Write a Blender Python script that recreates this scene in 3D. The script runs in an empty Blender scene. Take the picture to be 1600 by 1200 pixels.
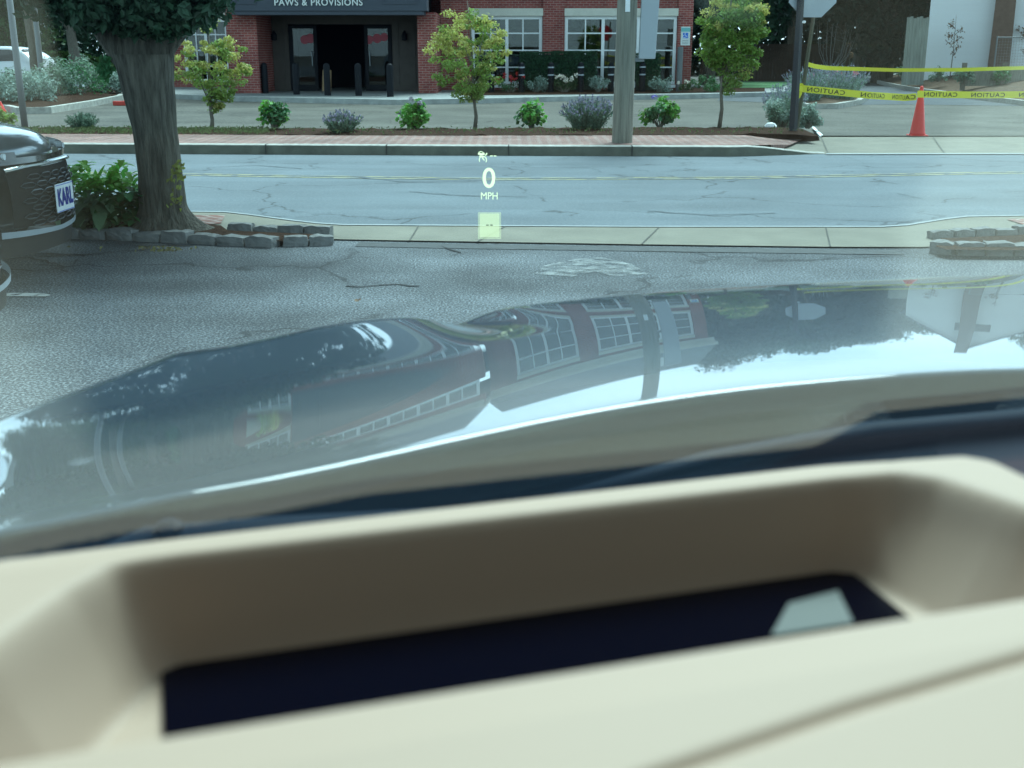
import bpy, bmesh, math, random
import numpy as np
from mathutils import Vector, Matrix, noise
R_ = math.radians
random.seed(7)
SC = bpy.context.scene

# ------------------------------------------------------------------ camera, sky, sun, exposure
H = 1.5; FPX = 1800.0; PITCH = math.atan(520/1800)
cam = bpy.data.cameras.new('camera'); camo = bpy.data.objects.new('camera', cam)
SC.collection.objects.link(camo); SC.camera = camo
cam.sensor_width = 36; cam.lens = 36*FPX/1600
cam.clip_start = .02; cam.clip_end = 2500
camo.location = (0, 0, H); camo.rotation_euler = (R_(90)-PITCH, 0, 0)
cam.dof.use_dof = True; cam.dof.focus_distance = 9.0
cam.dof.aperture_fstop = cam.lens/5.2
SUN_EL, SUN_AZ = R_(58), R_(20)
w = bpy.data.worlds.new('World'); SC.world = w; w.use_nodes = True
wt = w.node_tree; wt.nodes.clear()
def wn(t, **k):
    n = wt.nodes.new(t)
    for a, b in k.items(): setattr(n, a, b)
    return n
sky = wn('ShaderNodeTexSky', sky_type='NISHITA', sun_disc=False, sun_elevation=SUN_EL, sun_rotation=SUN_AZ)
tc = wn('ShaderNodeTexCoord'); mp = wn('ShaderNodeMapping'); mp.inputs['Scale'].default_value = (1, 1, 3.2)
nz = wn('ShaderNodeTexNoise'); nz.inputs['Scale'].default_value = 2.6; nz.inputs['Detail'].default_value = 6
cr_ = wn('ShaderNodeValToRGB'); cr_.color_ramp.elements[0].position = .36; cr_.color_ramp.elements[1].position = .62
cr_.color_ramp.elements[0].color = (.5, .5, .5, 1); cr_.color_ramp.elements[1].color = (.97, .97, .97, 1)
mx = wn('ShaderNodeMix', data_type='RGBA'); mx.inputs[7].default_value = (10.5, 11.2, 11.8, 1)
bg = wn('ShaderNodeBackground'); bg.inputs['Strength'].default_value = .082
wo = wn('ShaderNodeOutputWorld')
L = wt.links.new
L(tc.outputs['Generated'], mp.inputs['Vector']); L(mp.outputs[0], nz.inputs['Vector']); L(nz.outputs[0], cr_.inputs[0])
# cloud brightness shaped by direction: brighter ahead, dimmed overhead to darken the recess
dn_ = wn('ShaderNodeVectorMath', operation='DOT_PRODUCT'); dn_.inputs[1].default_value = Vector((.12, .97, .18)).normalized(); L(tc.outputs['Generated'], dn_.inputs[0])
mr_ = wn('ShaderNodeMapRange', interpolation_type='SMOOTHSTEP'); mr_.inputs[1].default_value = 0; mr_.inputs[2].default_value = .95; mr_.inputs[3].default_value = 1.15; mr_.inputs[4].default_value = 1.6; L(dn_.outputs['Value'], mr_.inputs[0])
sz_w = wn('ShaderNodeSeparateXYZ'); L(tc.outputs['Generated'], sz_w.inputs[0])
mz_ = wn('ShaderNodeMapRange', interpolation_type='SMOOTHSTEP'); mz_.inputs[1].default_value = .28; mz_.inputs[2].default_value = .72; mz_.inputs[3].default_value = 1; mz_.inputs[4].default_value = .12; L(sz_w.outputs[2], mz_.inputs[0])
mm_ = wn('ShaderNodeMath', operation='MULTIPLY'); L(mr_.outputs[0], mm_.inputs[0]); L(mz_.outputs[0], mm_.inputs[1])
vs_ = wn('ShaderNodeVectorMath', operation='SCALE'); L(mx.outputs[2], vs_.inputs[0]); L(mm_.outputs[0], vs_.inputs['Scale'])
L(cr_.outputs[0], mx.inputs[0]); L(sky.outputs[0], mx.inputs[6]); L(vs_.outputs[0], bg.inputs[0]); L(bg.outputs[0], wo.inputs[0])
sl = bpy.data.lights.new('sun', 'SUN'); sl.energy = 4.2; sl.angle = R_(34); sl.color = (1, .96, .9)
so = bpy.data.objects.new('sun', sl); SC.collection.objects.link(so)
so.rotation_euler = (R_(90)-SUN_EL, 0, -SUN_AZ + math.pi)
sd = Vector((math.sin(SUN_AZ)*math.cos(SUN_EL), math.cos(SUN_AZ)*math.cos(SUN_EL), math.sin(SUN_EL)))
so.rotation_euler = sd.to_track_quat('Z', 'Y').to_euler()
SC.view_settings.view_transform = 'Standard'; SC.view_settings.look = 'None'
SC.view_settings.exposure = 1.17; SC.view_settings.gamma = 1
SC.cycles.transparent_max_bounces = 24; SC.cycles.max_bounces = 10
SC.cycles.glossy_bounces = 5; SC.cycles.sample_clamp_indirect = 6
SC.cycles.caustics_reflective = False

# ------------------------------------------------------------------ helpers
CP, SP = math.cos(PITCH), math.sin(PITCH)
def P(u, v, z=0.0):
    """photo point (1600 px frame) on the level z"""
    d = Vector((u-800, (600-v)*SP+FPX*CP, (600-v)*CP-FPX*SP))
    return Vector((0, 0, H)) + d*((z-H)/d.z)
def PY(u, v, Y):
    d = Vector((u-800, (600-v)*SP+FPX*CP, (600-v)*CP-FPX*SP))
    return Vector((0, 0, H)) + d*(Y/d.y)
PSI = R_(16.8)
CAR = Matrix.Rotation(PSI, 4, 'Z')          # car frame: x right, y forward, origin under the camera

def mat(name, col=(.5, .5, .5), rough=.8, metal=0, coat=0, var=0, vscale=4, bump=0, bscale=40, island=0, spec=.5, emit=None, detail=4, stretch=None):
    m = bpy.data.materials.new(name); m.use_nodes = True; t = m.node_tree; n = t.nodes; l = t.links.new
    b = n['Principled BSDF']; b.inputs['Base Color'].default_value = (*col, 1); b.inputs['Roughness'].default_value = rough
    b.inputs['Metallic'].default_value = metal; b.inputs['Coat Weight'].default_value = coat; b.inputs['Coat Roughness'].default_value = .02
    b.inputs['Specular IOR Level'].default_value = spec
    g = None
    def coords():
        g = n.new('ShaderNodeTexCoord'); o = g.outputs['Object']
        if stretch:
            q = n.new('ShaderNodeMapping'); q.inputs['Scale'].default_value = stretch; l(o, q.inputs[0]); o = q.outputs[0]
        return o
    if var or island:
        hs = n.new('ShaderNodeHueSaturation'); hs.inputs['Color'].default_value = (*col, 1)
        mr = n.new('ShaderNodeMapRange'); mr.inputs[3].default_value = 1-max(var, island); mr.inputs[4].default_value = 1+max(var, island)
        if island:
            gi = n.new('ShaderNodeNewGeometry'); src = gi.outputs['Random Per Island']
            mh = n.new('ShaderNodeMapRange'); mh.inputs[3].default_value = .5-.015; mh.inputs[4].default_value = .5+.03
            l(src, mh.inputs[0]); l(mh.outputs[0], hs.inputs['Hue'])
        else:
            t_ = n.new('ShaderNodeTexNoise'); t_.inputs['Scale'].default_value = vscale; t_.inputs['Detail'].default_value = detail
            l(coords(), t_.inputs['Vector']); src = t_.outputs[0]; mr.inputs[1].default_value = .25; mr.inputs[2].default_value = .75
        l(src, mr.inputs[0]); l(mr.outputs[0], hs.inputs['Value']); l(hs.outputs[0], b.inputs['Base Color'])
    if bump:
        t2 = n.new('ShaderNodeTexNoise'); t2.inputs['Scale'].default_value = bscale; t2.inputs['Detail'].default_value = 5
        bp = n.new('ShaderNodeBump'); bp.inputs['Strength'].default_value = bump; bp.inputs['Distance'].default_value = .02
        l(coords(), t2.inputs['Vector']); l(t2.outputs[0], bp.inputs['Height']); l(bp.outputs[0], b.inputs['Normal'])
    if emit:
        b.inputs['Emission Color'].default_value = (*emit[:3], 1); b.inputs['Emission Strength'].default_value = emit[3]
    return m

class MB:
    def __init__(s): s.v = []; s.f = []
    def add(s, vs, fs):
        o = len(s.v); s.v += [tuple(x) for x in vs]; s.f += [tuple(i+o for i in f) for f in fs]; return s
    def box(s, x0, y0, z0, x1, y1, z1, M=None):
        vs = [Vector((x, y, z)) for z in (z0, z1) for y in (y0, y1) for x in (x0, x1)]
        if M is not None: vs = [M @ q for q in vs]
        return s.add(vs, [(0, 2, 3, 1), (4, 5, 7, 6), (0, 1, 5, 4), (2, 6, 7, 3), (0, 4, 6, 2), (1, 3, 7, 5)])
    def tube(s, pts, rad, n=8, caps=True, flat=1.0):
        pts = [Vector(p) for p in pts]
        if not hasattr(rad, '__len__'): rad = [rad]*len(pts)
        rings = []; up0 = None
        for i, p in enumerate(pts):
            t = (pts[min(i+1, len(pts)-1)]-pts[max(i-1, 0)]).normalized()
            if up0 is None: up0 = Vector((0, 0, 1)) if abs(t.z) < .9 else Vector((1, 0, 0))
            a = (up0 - t*up0.dot(t)).normalized(); b = t.cross(a); up0 = a
            rings.append([p + (a*math.cos(2*math.pi*k/n)*flat + b*math.sin(2*math.pi*k/n))*rad[i] for k in range(n)])
        vs = [q for r in rings for q in r]; fs = []
        for i in range(len(pts)-1):
            for k in range(n):
                fs.append((i*n+k, i*n+(k+1) % n, (i+1)*n+(k+1) % n, (i+1)*n+k))
        if caps: fs.append(tuple(range(n))[::-1]); fs.append(tuple((len(pts)-1)*n+k for k in range(n)))
        return s.add(vs, fs)
    def lathe(s, prof, c=(0, 0, 0), n=20, sy=1.0):
        c = Vector(c); vs = []; fs = []
        for r, z in prof:
            for k in range(n):
                a = 2*math.pi*k/n; vs.append(c+Vector((r*math.cos(a), r*math.sin(a)*sy, z)))
        for i in range(len(prof)-1):
            for k in range(n): fs.append((i*n+k, i*n+(k+1) % n, (i+1)*n+(k+1) % n, (i+1)*n+k))
        fs.append(tuple(range(n))[::-1]); fs.append(tuple((len(prof)-1)*n+k for k in range(n)))
        return s.add(vs, fs)
    def prism(s, poly, z0, z1):
        n = len(poly); vs = [(p[0], p[1], z0) for p in poly]+[(p[0], p[1], z1) for p in poly]
        return s.add(vs, [tuple(range(n))[::-1], tuple(range(n, 2*n))]+[(i, (i+1) % n, n+(i+1) % n, n+i) for i in range(n)])
    def strip(s, a, b):
        """sheet between two polylines"""
        n = len(a); return s.add(list(a)+list(b), [(i, i+1, n+i+1, n+i) for i in range(n-1)])
    def grid(s, nx, ny, fn):
        vs = [fn(i/(nx-1), j/(ny-1)) for j in range(ny) for i in range(nx)]
        return s.add(vs, [(j*nx+i, j*nx+i+1, (j+1)*nx+i+1, (j+1)*nx+i) for j in range(ny-1) for i in range(nx-1)])
    def leaf(s, p, nrm, L_, W):
        nrm = nrm.normalized(); a = nrm.orthogonal().normalized(); a = Matrix.Rotation(random.uniform(0, 6.28), 3, nrm) @ a; b = nrm.cross(a)
        return s.add([p-a*L_*.5, p+b*W*.5+nrm*L_*.08, p+a*L_*.5, p-b*W*.5+nrm*L_*.08], [(0, 1, 2, 3)])
    def build(s, name, m, parent=None, smooth=False, bevel=0, recalc=True):
        me = bpy.data.meshes.new(name); me.from_pydata(s.v, [], s.f); me.update()
        if recalc and len(s.f) < 60000:
            bm = bmesh.new(); bm.from_mesh(me); bmesh.ops.recalc_face_normals(bm, faces=bm.faces); bm.to_mesh(me); bm.free()
        if m: me.materials.append(m)
        if smooth:
            me.polygons.foreach_set('use_smooth', [True]*len(me.polygons))
        o = bpy.data.objects.new(name, me); SC.collection.objects.link(o)
        if parent: o.parent = parent
        if bevel:
            bv = o.modifiers.new('b', 'BEVEL'); bv.width = bevel; bv.segments = 2; bv.limit_method = 'ANGLE'
        return o
def tag(o, label=None, cat=None, group=None, kind=None):
    if label: o['label'] = label
    if cat: o['category'] = cat
    if group: o['group'] = group
    if kind: o['kind'] = kind
    return o
def empty(name, loc, label, cat, group=None, rz=0):
    o = bpy.data.objects.new(name, None); SC.collection.objects.link(o); o.location = loc; o.rotation_euler.z = rz
    o.empty_display_size = .2
    return tag(o, label, cat, group)
def struct(mb, name, m, **k):
    return tag(mb.build(name, m, **k), kind='structure')
def copy_tree(o, parent=None):
    c = o.copy(); SC.collection.objects.link(c); c.parent = parent
    for ch in [q for q in SC.objects if q.parent == o]: copy_tree(ch, c)
    return c
def text(s, size, depth=.01, bold=0, mirror=False, spacing=1):
    cu = bpy.data.curves.new('t', 'FONT'); cu.body = s; cu.size = size; cu.extrude = depth/2; cu.align_x = 'CENTER'; cu.offset = bold
    cu.space_character = spacing
    o = bpy.data.objects.new('t', cu); SC.collection.objects.link(o)
    me = bpy.data.meshes.new_from_object(o.evaluated_get(bpy.context.evaluated_depsgraph_get()))
    vs = [v.co.copy() for v in me.vertices]; fs = [tuple(p.vertices) for p in me.polygons]
    bpy.data.objects.remove(o); bpy.data.meshes.remove(me)
    if mirror: vs = [Vector((-v.x, v.y, v.z)) for v in vs]
    return vs, fs
def sst(x, a, b):
    t = min(1, max(0, (x-a)/(b-a))); return t*t*(3-2*t)
def interp(x, xs, ys): return float(np.interp(x, xs, ys))

# ------------------------------------------------------------------ materials
def asphalt(name, base, speck, sscale, patch=.18, seal=None, rough=.85):
    m = bpy.data.materials.new(name); m.use_nodes = True; n = m.node_tree.nodes; l = m.node_tree.links.new
    b = n['Principled BSDF']; b.inputs['Roughness'].default_value = rough; b.inputs['Specular IOR Level'].default_value = .25
    g = n.new('ShaderNodeNewGeometry').outputs['Position']
    t1 = n.new('ShaderNodeTexNoise'); t1.inputs['Scale'].default_value = sscale; t1.inputs['Detail'].default_value = 3; l(g, t1.inputs[0])
    t2 = n.new('ShaderNodeTexNoise'); t2.inputs['Scale'].default_value = .55; t2.inputs['Detail'].default_value = 6; t2.inputs['Roughness'].default_value = .6; l(g, t2.inputs[0])
    r1 = n.new('ShaderNodeValToRGB'); r1.color_ramp.elements[0].position = .47; r1.color_ramp.elements[1].position = .70
    r1.color_ramp.elements[0].color = (*base, 1); r1.color_ramp.elements[1].color = (*speck, 1); l(t1.outputs[0], r1.inputs[0])
    mr = n.new('ShaderNodeMapRange'); mr.inputs[1].default_value = .3; mr.inputs[2].default_value = .7; mr.inputs[3].default_value = 1-patch; mr.inputs[4].default_value = 1+patch; l(t2.outputs[0], mr.inputs[0])
    hs = n.new('ShaderNodeHueSaturation'); l(r1.outputs[0], hs.inputs['Color']); l(mr.outputs[0], hs.inputs['Value'])
    # streaks along the road from wear
    mp2 = n.new('ShaderNodeMapping'); mp2.inputs['Scale'].default_value = (.12, 2.2, 1); l(g, mp2.inputs[0])
    t3 = n.new('ShaderNodeTexNoise'); t3.inputs['Scale'].default_value = 1.0; t3.inputs['Detail'].default_value = 5; l(mp2.outputs[0], t3.inputs[0])
    m3 = n.new('ShaderNodeMapRange'); m3.inputs[1].default_value = .3; m3.inputs[2].default_value = .7; m3.inputs[3].default_value = .88; m3.inputs[4].default_value = 1.12; l(t3.outputs[0], m3.inputs[0])
    h2 = n.new('ShaderNodeHueSaturation'); l(hs.outputs[0], h2.inputs['Color']); l(m3.outputs[0], h2.inputs['Value'])
    # thin cracks: distorted voronoi cell borders, masked
    dn = n.new('ShaderNodeTexNoise'); dn.inputs['Scale'].default_value = 1.7; dn.inputs['Detail'].default_value = 4; l(g, dn.inputs[0])
    vm = n.new('ShaderNodeVectorMath'); vm.operation = 'MULTIPLY_ADD'; vm.inputs[1].default_value = (.9, .9, .9); l(dn.outputs['Color'], vm.inputs[0]); l(g, vm.inputs[2])
    vo = n.new('ShaderNodeTexVoronoi'); vo.feature = 'DISTANCE_TO_EDGE'; vo.inputs['Scale'].default_value = .42; l(vm.outputs[0], vo.inputs[0])
    lt = n.new('ShaderNodeMapRange'); lt.inputs[1].default_value = .002; lt.inputs[2].default_value = .012; lt.inputs[3].default_value = .45; lt.inputs[4].default_value = 1; l(vo.outputs[0], lt.inputs[0])
    mk = n.new('ShaderNodeMapRange'); mk.inputs[1].default_value = .44; mk.inputs[2].default_value = .54; l(t2.outputs[0], mk.inputs[0])
    mm = n.new('ShaderNodeMath'); mm.operation = 'MAXIMUM'; l(lt.outputs[0], mm.inputs[0]); l(mk.outputs[0], mm.inputs[1])
    h3 = n.new('ShaderNodeHueSaturation'); l(h2.outputs[0], h3.inputs['Color']); l(mm.outputs[0], h3.inputs['Value'])
    l(h3.outputs[0], b.inputs['Base Color'])
    bp = n.new('ShaderNodeBump'); bp.inputs['Strength'].default_value = .5; bp.inputs['Distance'].default_value = .006; l(t1.outputs[0], bp.inputs['Height']); l(bp.outputs[0], b.inputs['Normal'])
    return m
def brick(name, c1, c2, mortar, bw, bh, wall=True, rough=.85, rot=0, msize=.012, offset=.5):
    m = bpy.data.materials.new(name); m.use_nodes = True; n = m.node_tree.nodes; l = m.node_tree.links.new
    b = n['Principled BSDF']; b.inputs['Roughness'].default_value = rough; b.inputs['Specular IOR Level'].default_value = .15
    g = n.new('ShaderNodeNewGeometry').outputs['Position']
    if wall:
        sx = n.new('ShaderNodeSeparateXYZ'); l(g, sx.inputs[0]); ad = n.new('ShaderNodeMath'); l(sx.outputs[0], ad.inputs[0]); l(sx.outputs[1], ad.inputs[1])
        cb = n.new('ShaderNodeCombineXYZ'); l(ad.outputs[0], cb.inputs[0]); l(sx.outputs[2], cb.inputs[1]); vec = cb.outputs[0]
    else:
        mp_ = n.new('ShaderNodeMapping'); mp_.inputs['Rotation'].default_value = (0, 0, rot); l(g, mp_.inputs[0]); vec = mp_.outputs[0]
    t = n.new('ShaderNodeTexBrick'); l(vec, t.inputs['Vector']); t.inputs['Scale'].default_value = 1
    t.inputs['Brick Width'].default_value = bw; t.inputs['Row Height'].default_value = bh; t.inputs['Mortar Size'].default_value = msize
    t.inputs['Color1'].default_value = (*c1, 1); t.inputs['Color2'].default_value = (*c2, 1); t.inputs['Mortar'].default_value = (*mortar, 1); t.offset = offset
    t.inputs['Bias'].default_value = -.1
    nn = n.new('ShaderNodeTexNoise'); nn.inputs['Scale'].default_value = 1.6; nn.inputs['Detail'].default_value = 5; l(g, nn.inputs[0])
    mr = n.new('ShaderNodeMapRange'); mr.inputs[1].default_value = .3; mr.inputs[2].default_value = .7; mr.inputs[3].default_value = .75; mr.inputs[4].default_value = 1.25; l(nn.outputs[0], mr.inputs[0])
    hs = n.new('ShaderNodeHueSaturation'); l(t.outputs[0], hs.inputs['Color']); l(mr.outputs[0], hs.inputs['Value']); l(hs.outputs[0], b.inputs['Base Color'])
    return m
def glassmat(name, tint=(.9, .97, .97), rough=0.0, k=1.0, dark=None):
    """flat glass: mirror reflection by angle, tinted see-through; same from both faces"""
    m = bpy.data.materials.new(name); m.use_nodes = True; n = m.node_tree.nodes; l = m.node_tree.links.new
    n.remove(n['Principled BSDF']); out = n['Material Output']
    ge = n.new('ShaderNodeNewGeometry'); dt = n.new('ShaderNodeVectorMath'); dt.operation = 'DOT_PRODUCT'
    l(ge.outputs['Normal'], dt.inputs[0]); l(ge.outputs['Incoming'], dt.inputs[1])
    def M_(op, a, b=None):
        q = n.new('ShaderNodeMath'); q.operation = op
        for i, x in enumerate((a, b)):
            if x is None: continue
            if isinstance(x, (int, float)): q.inputs[i].default_value = x
            else: l(x, q.inputs[i])
        return q.outputs[0]
    c = M_('ABSOLUTE', dt.outputs['Value']); p = M_('POWER', M_('SUBTRACT', 1.0, c), 5.0)
    fac = M_('MULTIPLY', M_('ADD', M_('MULTIPLY', p, .96), .04), k)
    tr = n.new('ShaderNodeBsdfTransparent'); tr.inputs[0].default_value = (*tint, 1)
    gl = n.new('ShaderNodeBsdfGlossy'); gl.inputs['Roughness'].default_value = rough
    ms = n.new('ShaderNodeMixShader'); l(fac, ms.inputs[0]); l(tr.outputs[0], ms.inputs[1]); l(gl.outputs[0], ms.inputs[2]); l(ms.outputs[0], out.inputs[0])
    return m

A_near = asphalt('near_asphalt', (.050, .060, .072), (.31, .33, .335), 70, patch=.6)
A_road = asphalt('road_asphalt', (.125, .155, .175), (.185, .21, .23), 40, patch=.14)
A_far = asphalt('far_asphalt', (.085, .083, .070), (.13, .125, .105), 14, patch=.3)
A_dark = asphalt('dark_asphalt', (.075, .09, .10), (.1, .11, .12), 12, patch=.1)
M_conc = mat('concrete', (.205, .195, .155), .9, var=.16, vscale=2.5, bump=.25, bscale=60)
M_granite = mat('granite', (.40, .40, .36), .85, var=.3, vscale=9, bump=.5, bscale=25)
M_kerbface = mat('kerb_face', (.14, .145, .115), .9, var=.35, vscale=4, bump=.6, bscale=14)
M_block = mat('block_granite', (.20, .205, .20), .9, var=.35, vscale=7, bump=.8, bscale=18)
M_mulch = mat('mulch', (.050, .029, .020), 1, spec=.05, var=.6, vscale=28, bump=1, bscale=40)
M_mulch2 = mat('pale_mulch', (.13, .095, .07), 1, spec=.05, var=.5, vscale=9, bump=1, bscale=30)
M_grass = mat('grass', (.07, .12, .035), .9, var=.5, vscale=14)
M_brickwalk = brick('brick_paving', (.25, .125, .105), (.18, .09, .08), (.34, .29, .26), .22, .11, wall=False, rot=R_(45), msize=.013)
M_brick = brick('brick_wall', (.23, .055, .052), (.31, .085, .07), (.33, .22, .19), .22, .078, msize=.009)
M_white = mat('white_paint', (.84, .87, .87), .6)
M_cream = mat('cream_stone', (.62, .61, .53), .8, var=.08)
M_navy = mat('sign_navy', (.045, .055, .075), .6)
M_brown = mat('bronze_panel', (.075, .06, .05), .6, var=.15)
M_blackm = mat('black_metal', (.008, .010, .014), .6, spec=.2)
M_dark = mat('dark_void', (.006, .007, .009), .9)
M_tan = mat('cardboard', (.36, .24, .13), .9)
M_blind = mat('blind_tan', (.20, .16, .09), .8)
M_roof = mat('roof_slate', (.13, .15, .17), .8, var=.15, vscale=3)
M_bark = mat('bark', (.095, .088, .070), .95, var=.65, vscale=5, bump=1, bscale=7, stretch=(5, 5, .8))
M_bark.node_tree.nodes['Bump'].inputs['Distance'].default_value = .06
M_bark2 = mat('pale_bark', (.17, .15, .12), .95, var=.3, vscale=9, bump=.5, bscale=12, stretch=(3, 3, .7))
M_pole = mat('weathered_wood', (.23, .23, .19), .95, var=.35, vscale=5, bump=.8, bscale=14, stretch=(5, 5, .35))
M_greym = mat('grey_metal', (.20, .215, .22), .55, metal=.2)
M_gpole = mat('painted_pole', (.14, .155, .16), .6)
M_alu = mat('aluminium', (.38, .42, .45), .55, metal=.3, var=.06)
def leafm(n, c, isl=.45, rough=.6): 
    m = mat(n, c, rough, island=isl); b = m.node_tree.nodes['Principled BSDF']; b.inputs['Subsurface Weight'].default_value = 0
    t = m.node_tree; tr = t.nodes.new('ShaderNodeBsdfTranslucent'); mx_ = t.nodes.new('ShaderNodeMixShader'); mx_.inputs[0].default_value = .35
    src = b.inputs['Base Color'].links[0].from_socket; t.links.new(src, tr.inputs[0])
    t.links.new(b.outputs[0], mx_.inputs[1]); t.links.new(tr.outputs[0], mx_.inputs[2]); t.links.new(mx_.outputs[0], t.nodes['Material Output'].inputs[0])
    return m
L_dark = leafm('leaf_dark', (.03, .075, .036))
L_ever = leafm('leaf_evergreen', (.02, .045, .028))
L_mid = leafm('leaf_mid', (.05, .10, .03))
L_maple = leafm('leaf_maple', (.24, .33, .07), .35)
L_mapler = leafm('leaf_maple_tip', (.48, .47, .13), .3)
L_green = leafm('leaf_bright', (.14, .36, .05))
L_deep = leafm('leaf_deep', (.05, .17, .05))
L_pale = leafm('leaf_pale', (.16, .24, .13))
L_silver = leafm('leaf_silver', (.26, .36, .30))
L_grey = leafm('leaf_greygreen', (.14, .22, .15))
L_lav = leafm('flower_lavender', (.24, .24, .33))
L_red = leafm('flower_red', (.5, .03, .07)); L_pink = leafm('flower_pink', (.62, .18, .28)); L_wh = leafm('flower_white', (.8, .75, .68))
L_blue = leafm('flower_blue', (.20, .20, .55)); L_dry = leafm('leaf_dry', (.22, .12, .07))
M_hedge = leafm('leaf_hedge', (.03, .085, .035))

# ================================================================== SETTING
def line(pts): return [Vector(p) for p in pts]
G = MB(); G.grid(41, 41, lambda s, t: ((s-.5)*1600, -300+t*1500, -.03))
struct(G, 'ground', A_far)
# near car park: everything nearer than the driveway apron
near_edge = [P(u, v) for u, v in ((-1500, 352), (-600, 352), (90, 352), (500, 376), (700, 381), (1000, 386), (1300, 392), (1456, 390), (1700, 392), (3300, 392))]
# street
kf = [P(u, v) for u, v in ((-3200, 226), (-1200, 234), (100, 240), (640, 243), (1150, 245), (1290, 241), (1700, 240.5), (2400, 240), (4400, 238))]
kn = [P(u, v) for u, v in ((-3200, 328), (-1200, 331), (285, 333), (360, 334), (480, 350), (525, 354), (1000, 357), (1400, 357), (1500, 341), (1700, 338), (4400, 336))]
def resample(pl, xs): return [Vector((x, interp(x, [p.x for p in pl], [p.y for p in pl]), pl[0].z)) for x in xs]
XS = [-60, -40, -25, -15, -11, -9, -7, -5.5] + [i*.25 for i in range(-20, 33)] + [8.5, 9.5, 11, 14, 18, 25, 40, 60]
kfx, knx = resample(kf, XS), resample(kn, XS)
struct(MB().strip([p+Vector((0, 0, .004)) for p in knx], [p+Vector((0, 0, .004)) for p in kfx]), 'street', A_road)
struct(MB().strip([Vector((p.x, -40, 0)) for p in knx], [Vector((p.x, p.y+.3, 0)) for p in knx]), 'car_park', A_near)
# yellow centre lines, worn
def yellow():
    m = bpy.data.materials.new('yellow_paint'); m.use_nodes = True; n = m.node_tree.nodes; l = m.node_tree.links.new
    b = n['Principled BSDF']; g = n.new('ShaderNodeNewGeometry').outputs['Position']
    t = n.new('ShaderNodeTexNoise'); t.inputs['Scale'].default_value = 5; t.inputs['Detail'].default_value = 6; l(g, t.inputs[0])
    r = n.new('ShaderNodeValToRGB'); r.color_ramp.elements[0].position = .42; r.color_ramp.elements[1].position = .55
    r.color_ramp.elements[0].color = (.18, .195, .19, 1); r.color_ramp.elements[1].color = (.42, .40, .22, 1); l(t.outputs[0], r.inputs[0]); l(r.outputs[0], b.inputs['Base Color'])
    b.inputs['Roughness'].default_value = .8
    return m
cl = [P(u, v) for u, v in ((-1800, 262), (-400, 266), (200, 272), (420, 276), (764, 281), (1150, 279), (1500, 272), (1750, 269), (3000, 262))]
clx = resample(cl, XS[3:-3])
yl = MB()
for off in (-.11, .07): yl.strip([p+Vector((0, off, .009)) for p in clx], [p+Vector((0, off+.055, .009)) for p in clx])
struct(yl, 'street_marking', yellow())
# near apron (concrete driveway cut) + kerb lip
ap_b = resample([P(u, v) for u, v in ((-3000, 343), (285, 343), (345, 360), (520, 376), (700, 379), (1000, 384), (1300, 388), (1456, 388), (1600, 380), (4000, 378))], XS)
struct(MB().strip([p+Vector((0, 0, .012)) for p in ap_b], [p+Vector((0, -.05, .016)) for p in knx]), 'near_pavement', M_conc)
struct(MB().strip([p+Vector((0, -.05, .022)) for p in knx], [p+Vector((0, .015, .022)) for p in knx]).strip([p+Vector((0, .015, .022)) for p in knx], [p+Vector((0, .02, 0)) for p in knx]), 'near_kerb', mat('pale_kerb', (.27, .30, .31), .8, var=.15))
jl = MB()
for a, b in (((1003, 384), (1030, 358)), ((1297, 388), (1290, 358)), ((745, 381), (790, 357)), ((640, 379), (655, 355))):
    p, q = P(*a), P(*b); d = Vector((.006, 0, 0)); jl.add([p-d+Vector((0, 0, .0175)), p+d+Vector((0, 0, .0175)), q+d+Vector((0, 0, .0205)), q-d+Vector((0, 0, .0205))], [(0, 1, 2, 3)])
struct(jl, 'pavement_joints', mat('joint', (.09, .09, .08), .95))
# tar seam between apron and car park
sm = resample([P(u, v) for u, v in ((520, 378), (700, 381.5), (1000, 386), (1300, 390), (1456, 392))], [p.x for p in ap_b if -1.4 < p.x < 3.1])
struct(MB().strip([p+Vector((0, -.22, .004)) for p in sm], [p+Vector((0, 0, .004)) for p in sm]), 'patch_strip', mat('tar', (.05, .057, .06), .8, var=.3, vscale=10))
# near brick pavements beside the driveway
struct(MB().add([P(u, v, .02)+Vector((0, 0, 0)) for u, v in ((286, 336), (352, 336), (345, 349), (290, 352))]+[], [(0, 1, 2, 3)]).add([P(u, v, .022) for u, v in ((1572, 342), (1720, 340), (1760, 362), (1640, 364))], [(0, 1, 2, 3)]), 'near_brick_pavement', M_brickwalk)
# far kerb: real step, ends sloping down at the driveway
XF = [x for x in XS if x <= P(1290, 241).x]
XF[-1] = P(1290, 241).x
def kh(x): return .15 if x < P(1180, 245).x else max(.02, .15*(1-(x-P(1180, 245).x)/(P(1290, 241).x-P(1180, 245).x)))
kfl = resample(kf, XF)
kerb = MB()
kerb.strip([p+Vector((0, 0, 0)) for p in kfl], [p+Vector((0, .015, kh(p.x)-.012)) for p in kfl])
struct(kerb, 'far_kerb_face', M_kerbface)
struct(MB().strip([p+Vector((0, .015, kh(p.x)-.012)) for p in kfl], [p+Vector((0, .035, kh(p.x))) for p in kfl]).strip([p+Vector((0, .035, kh(p.x))) for p in kfl], [p+Vector((0, .19, kh(p.x))) for p in kfl]), 'far_kerb', M_granite)
kj = MB()
for x in [-9.2+1.83*i for i in range(7)]:
    y = interp(x, [p.x for p in kf], [p.y for p in kf]); kj.box(x-.008, y-.004, .004, x+.008, y+.19, .153)
struct(kj, 'kerb_joints', mat('kerb_gap', (.06, .06, .055), .95))
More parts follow.
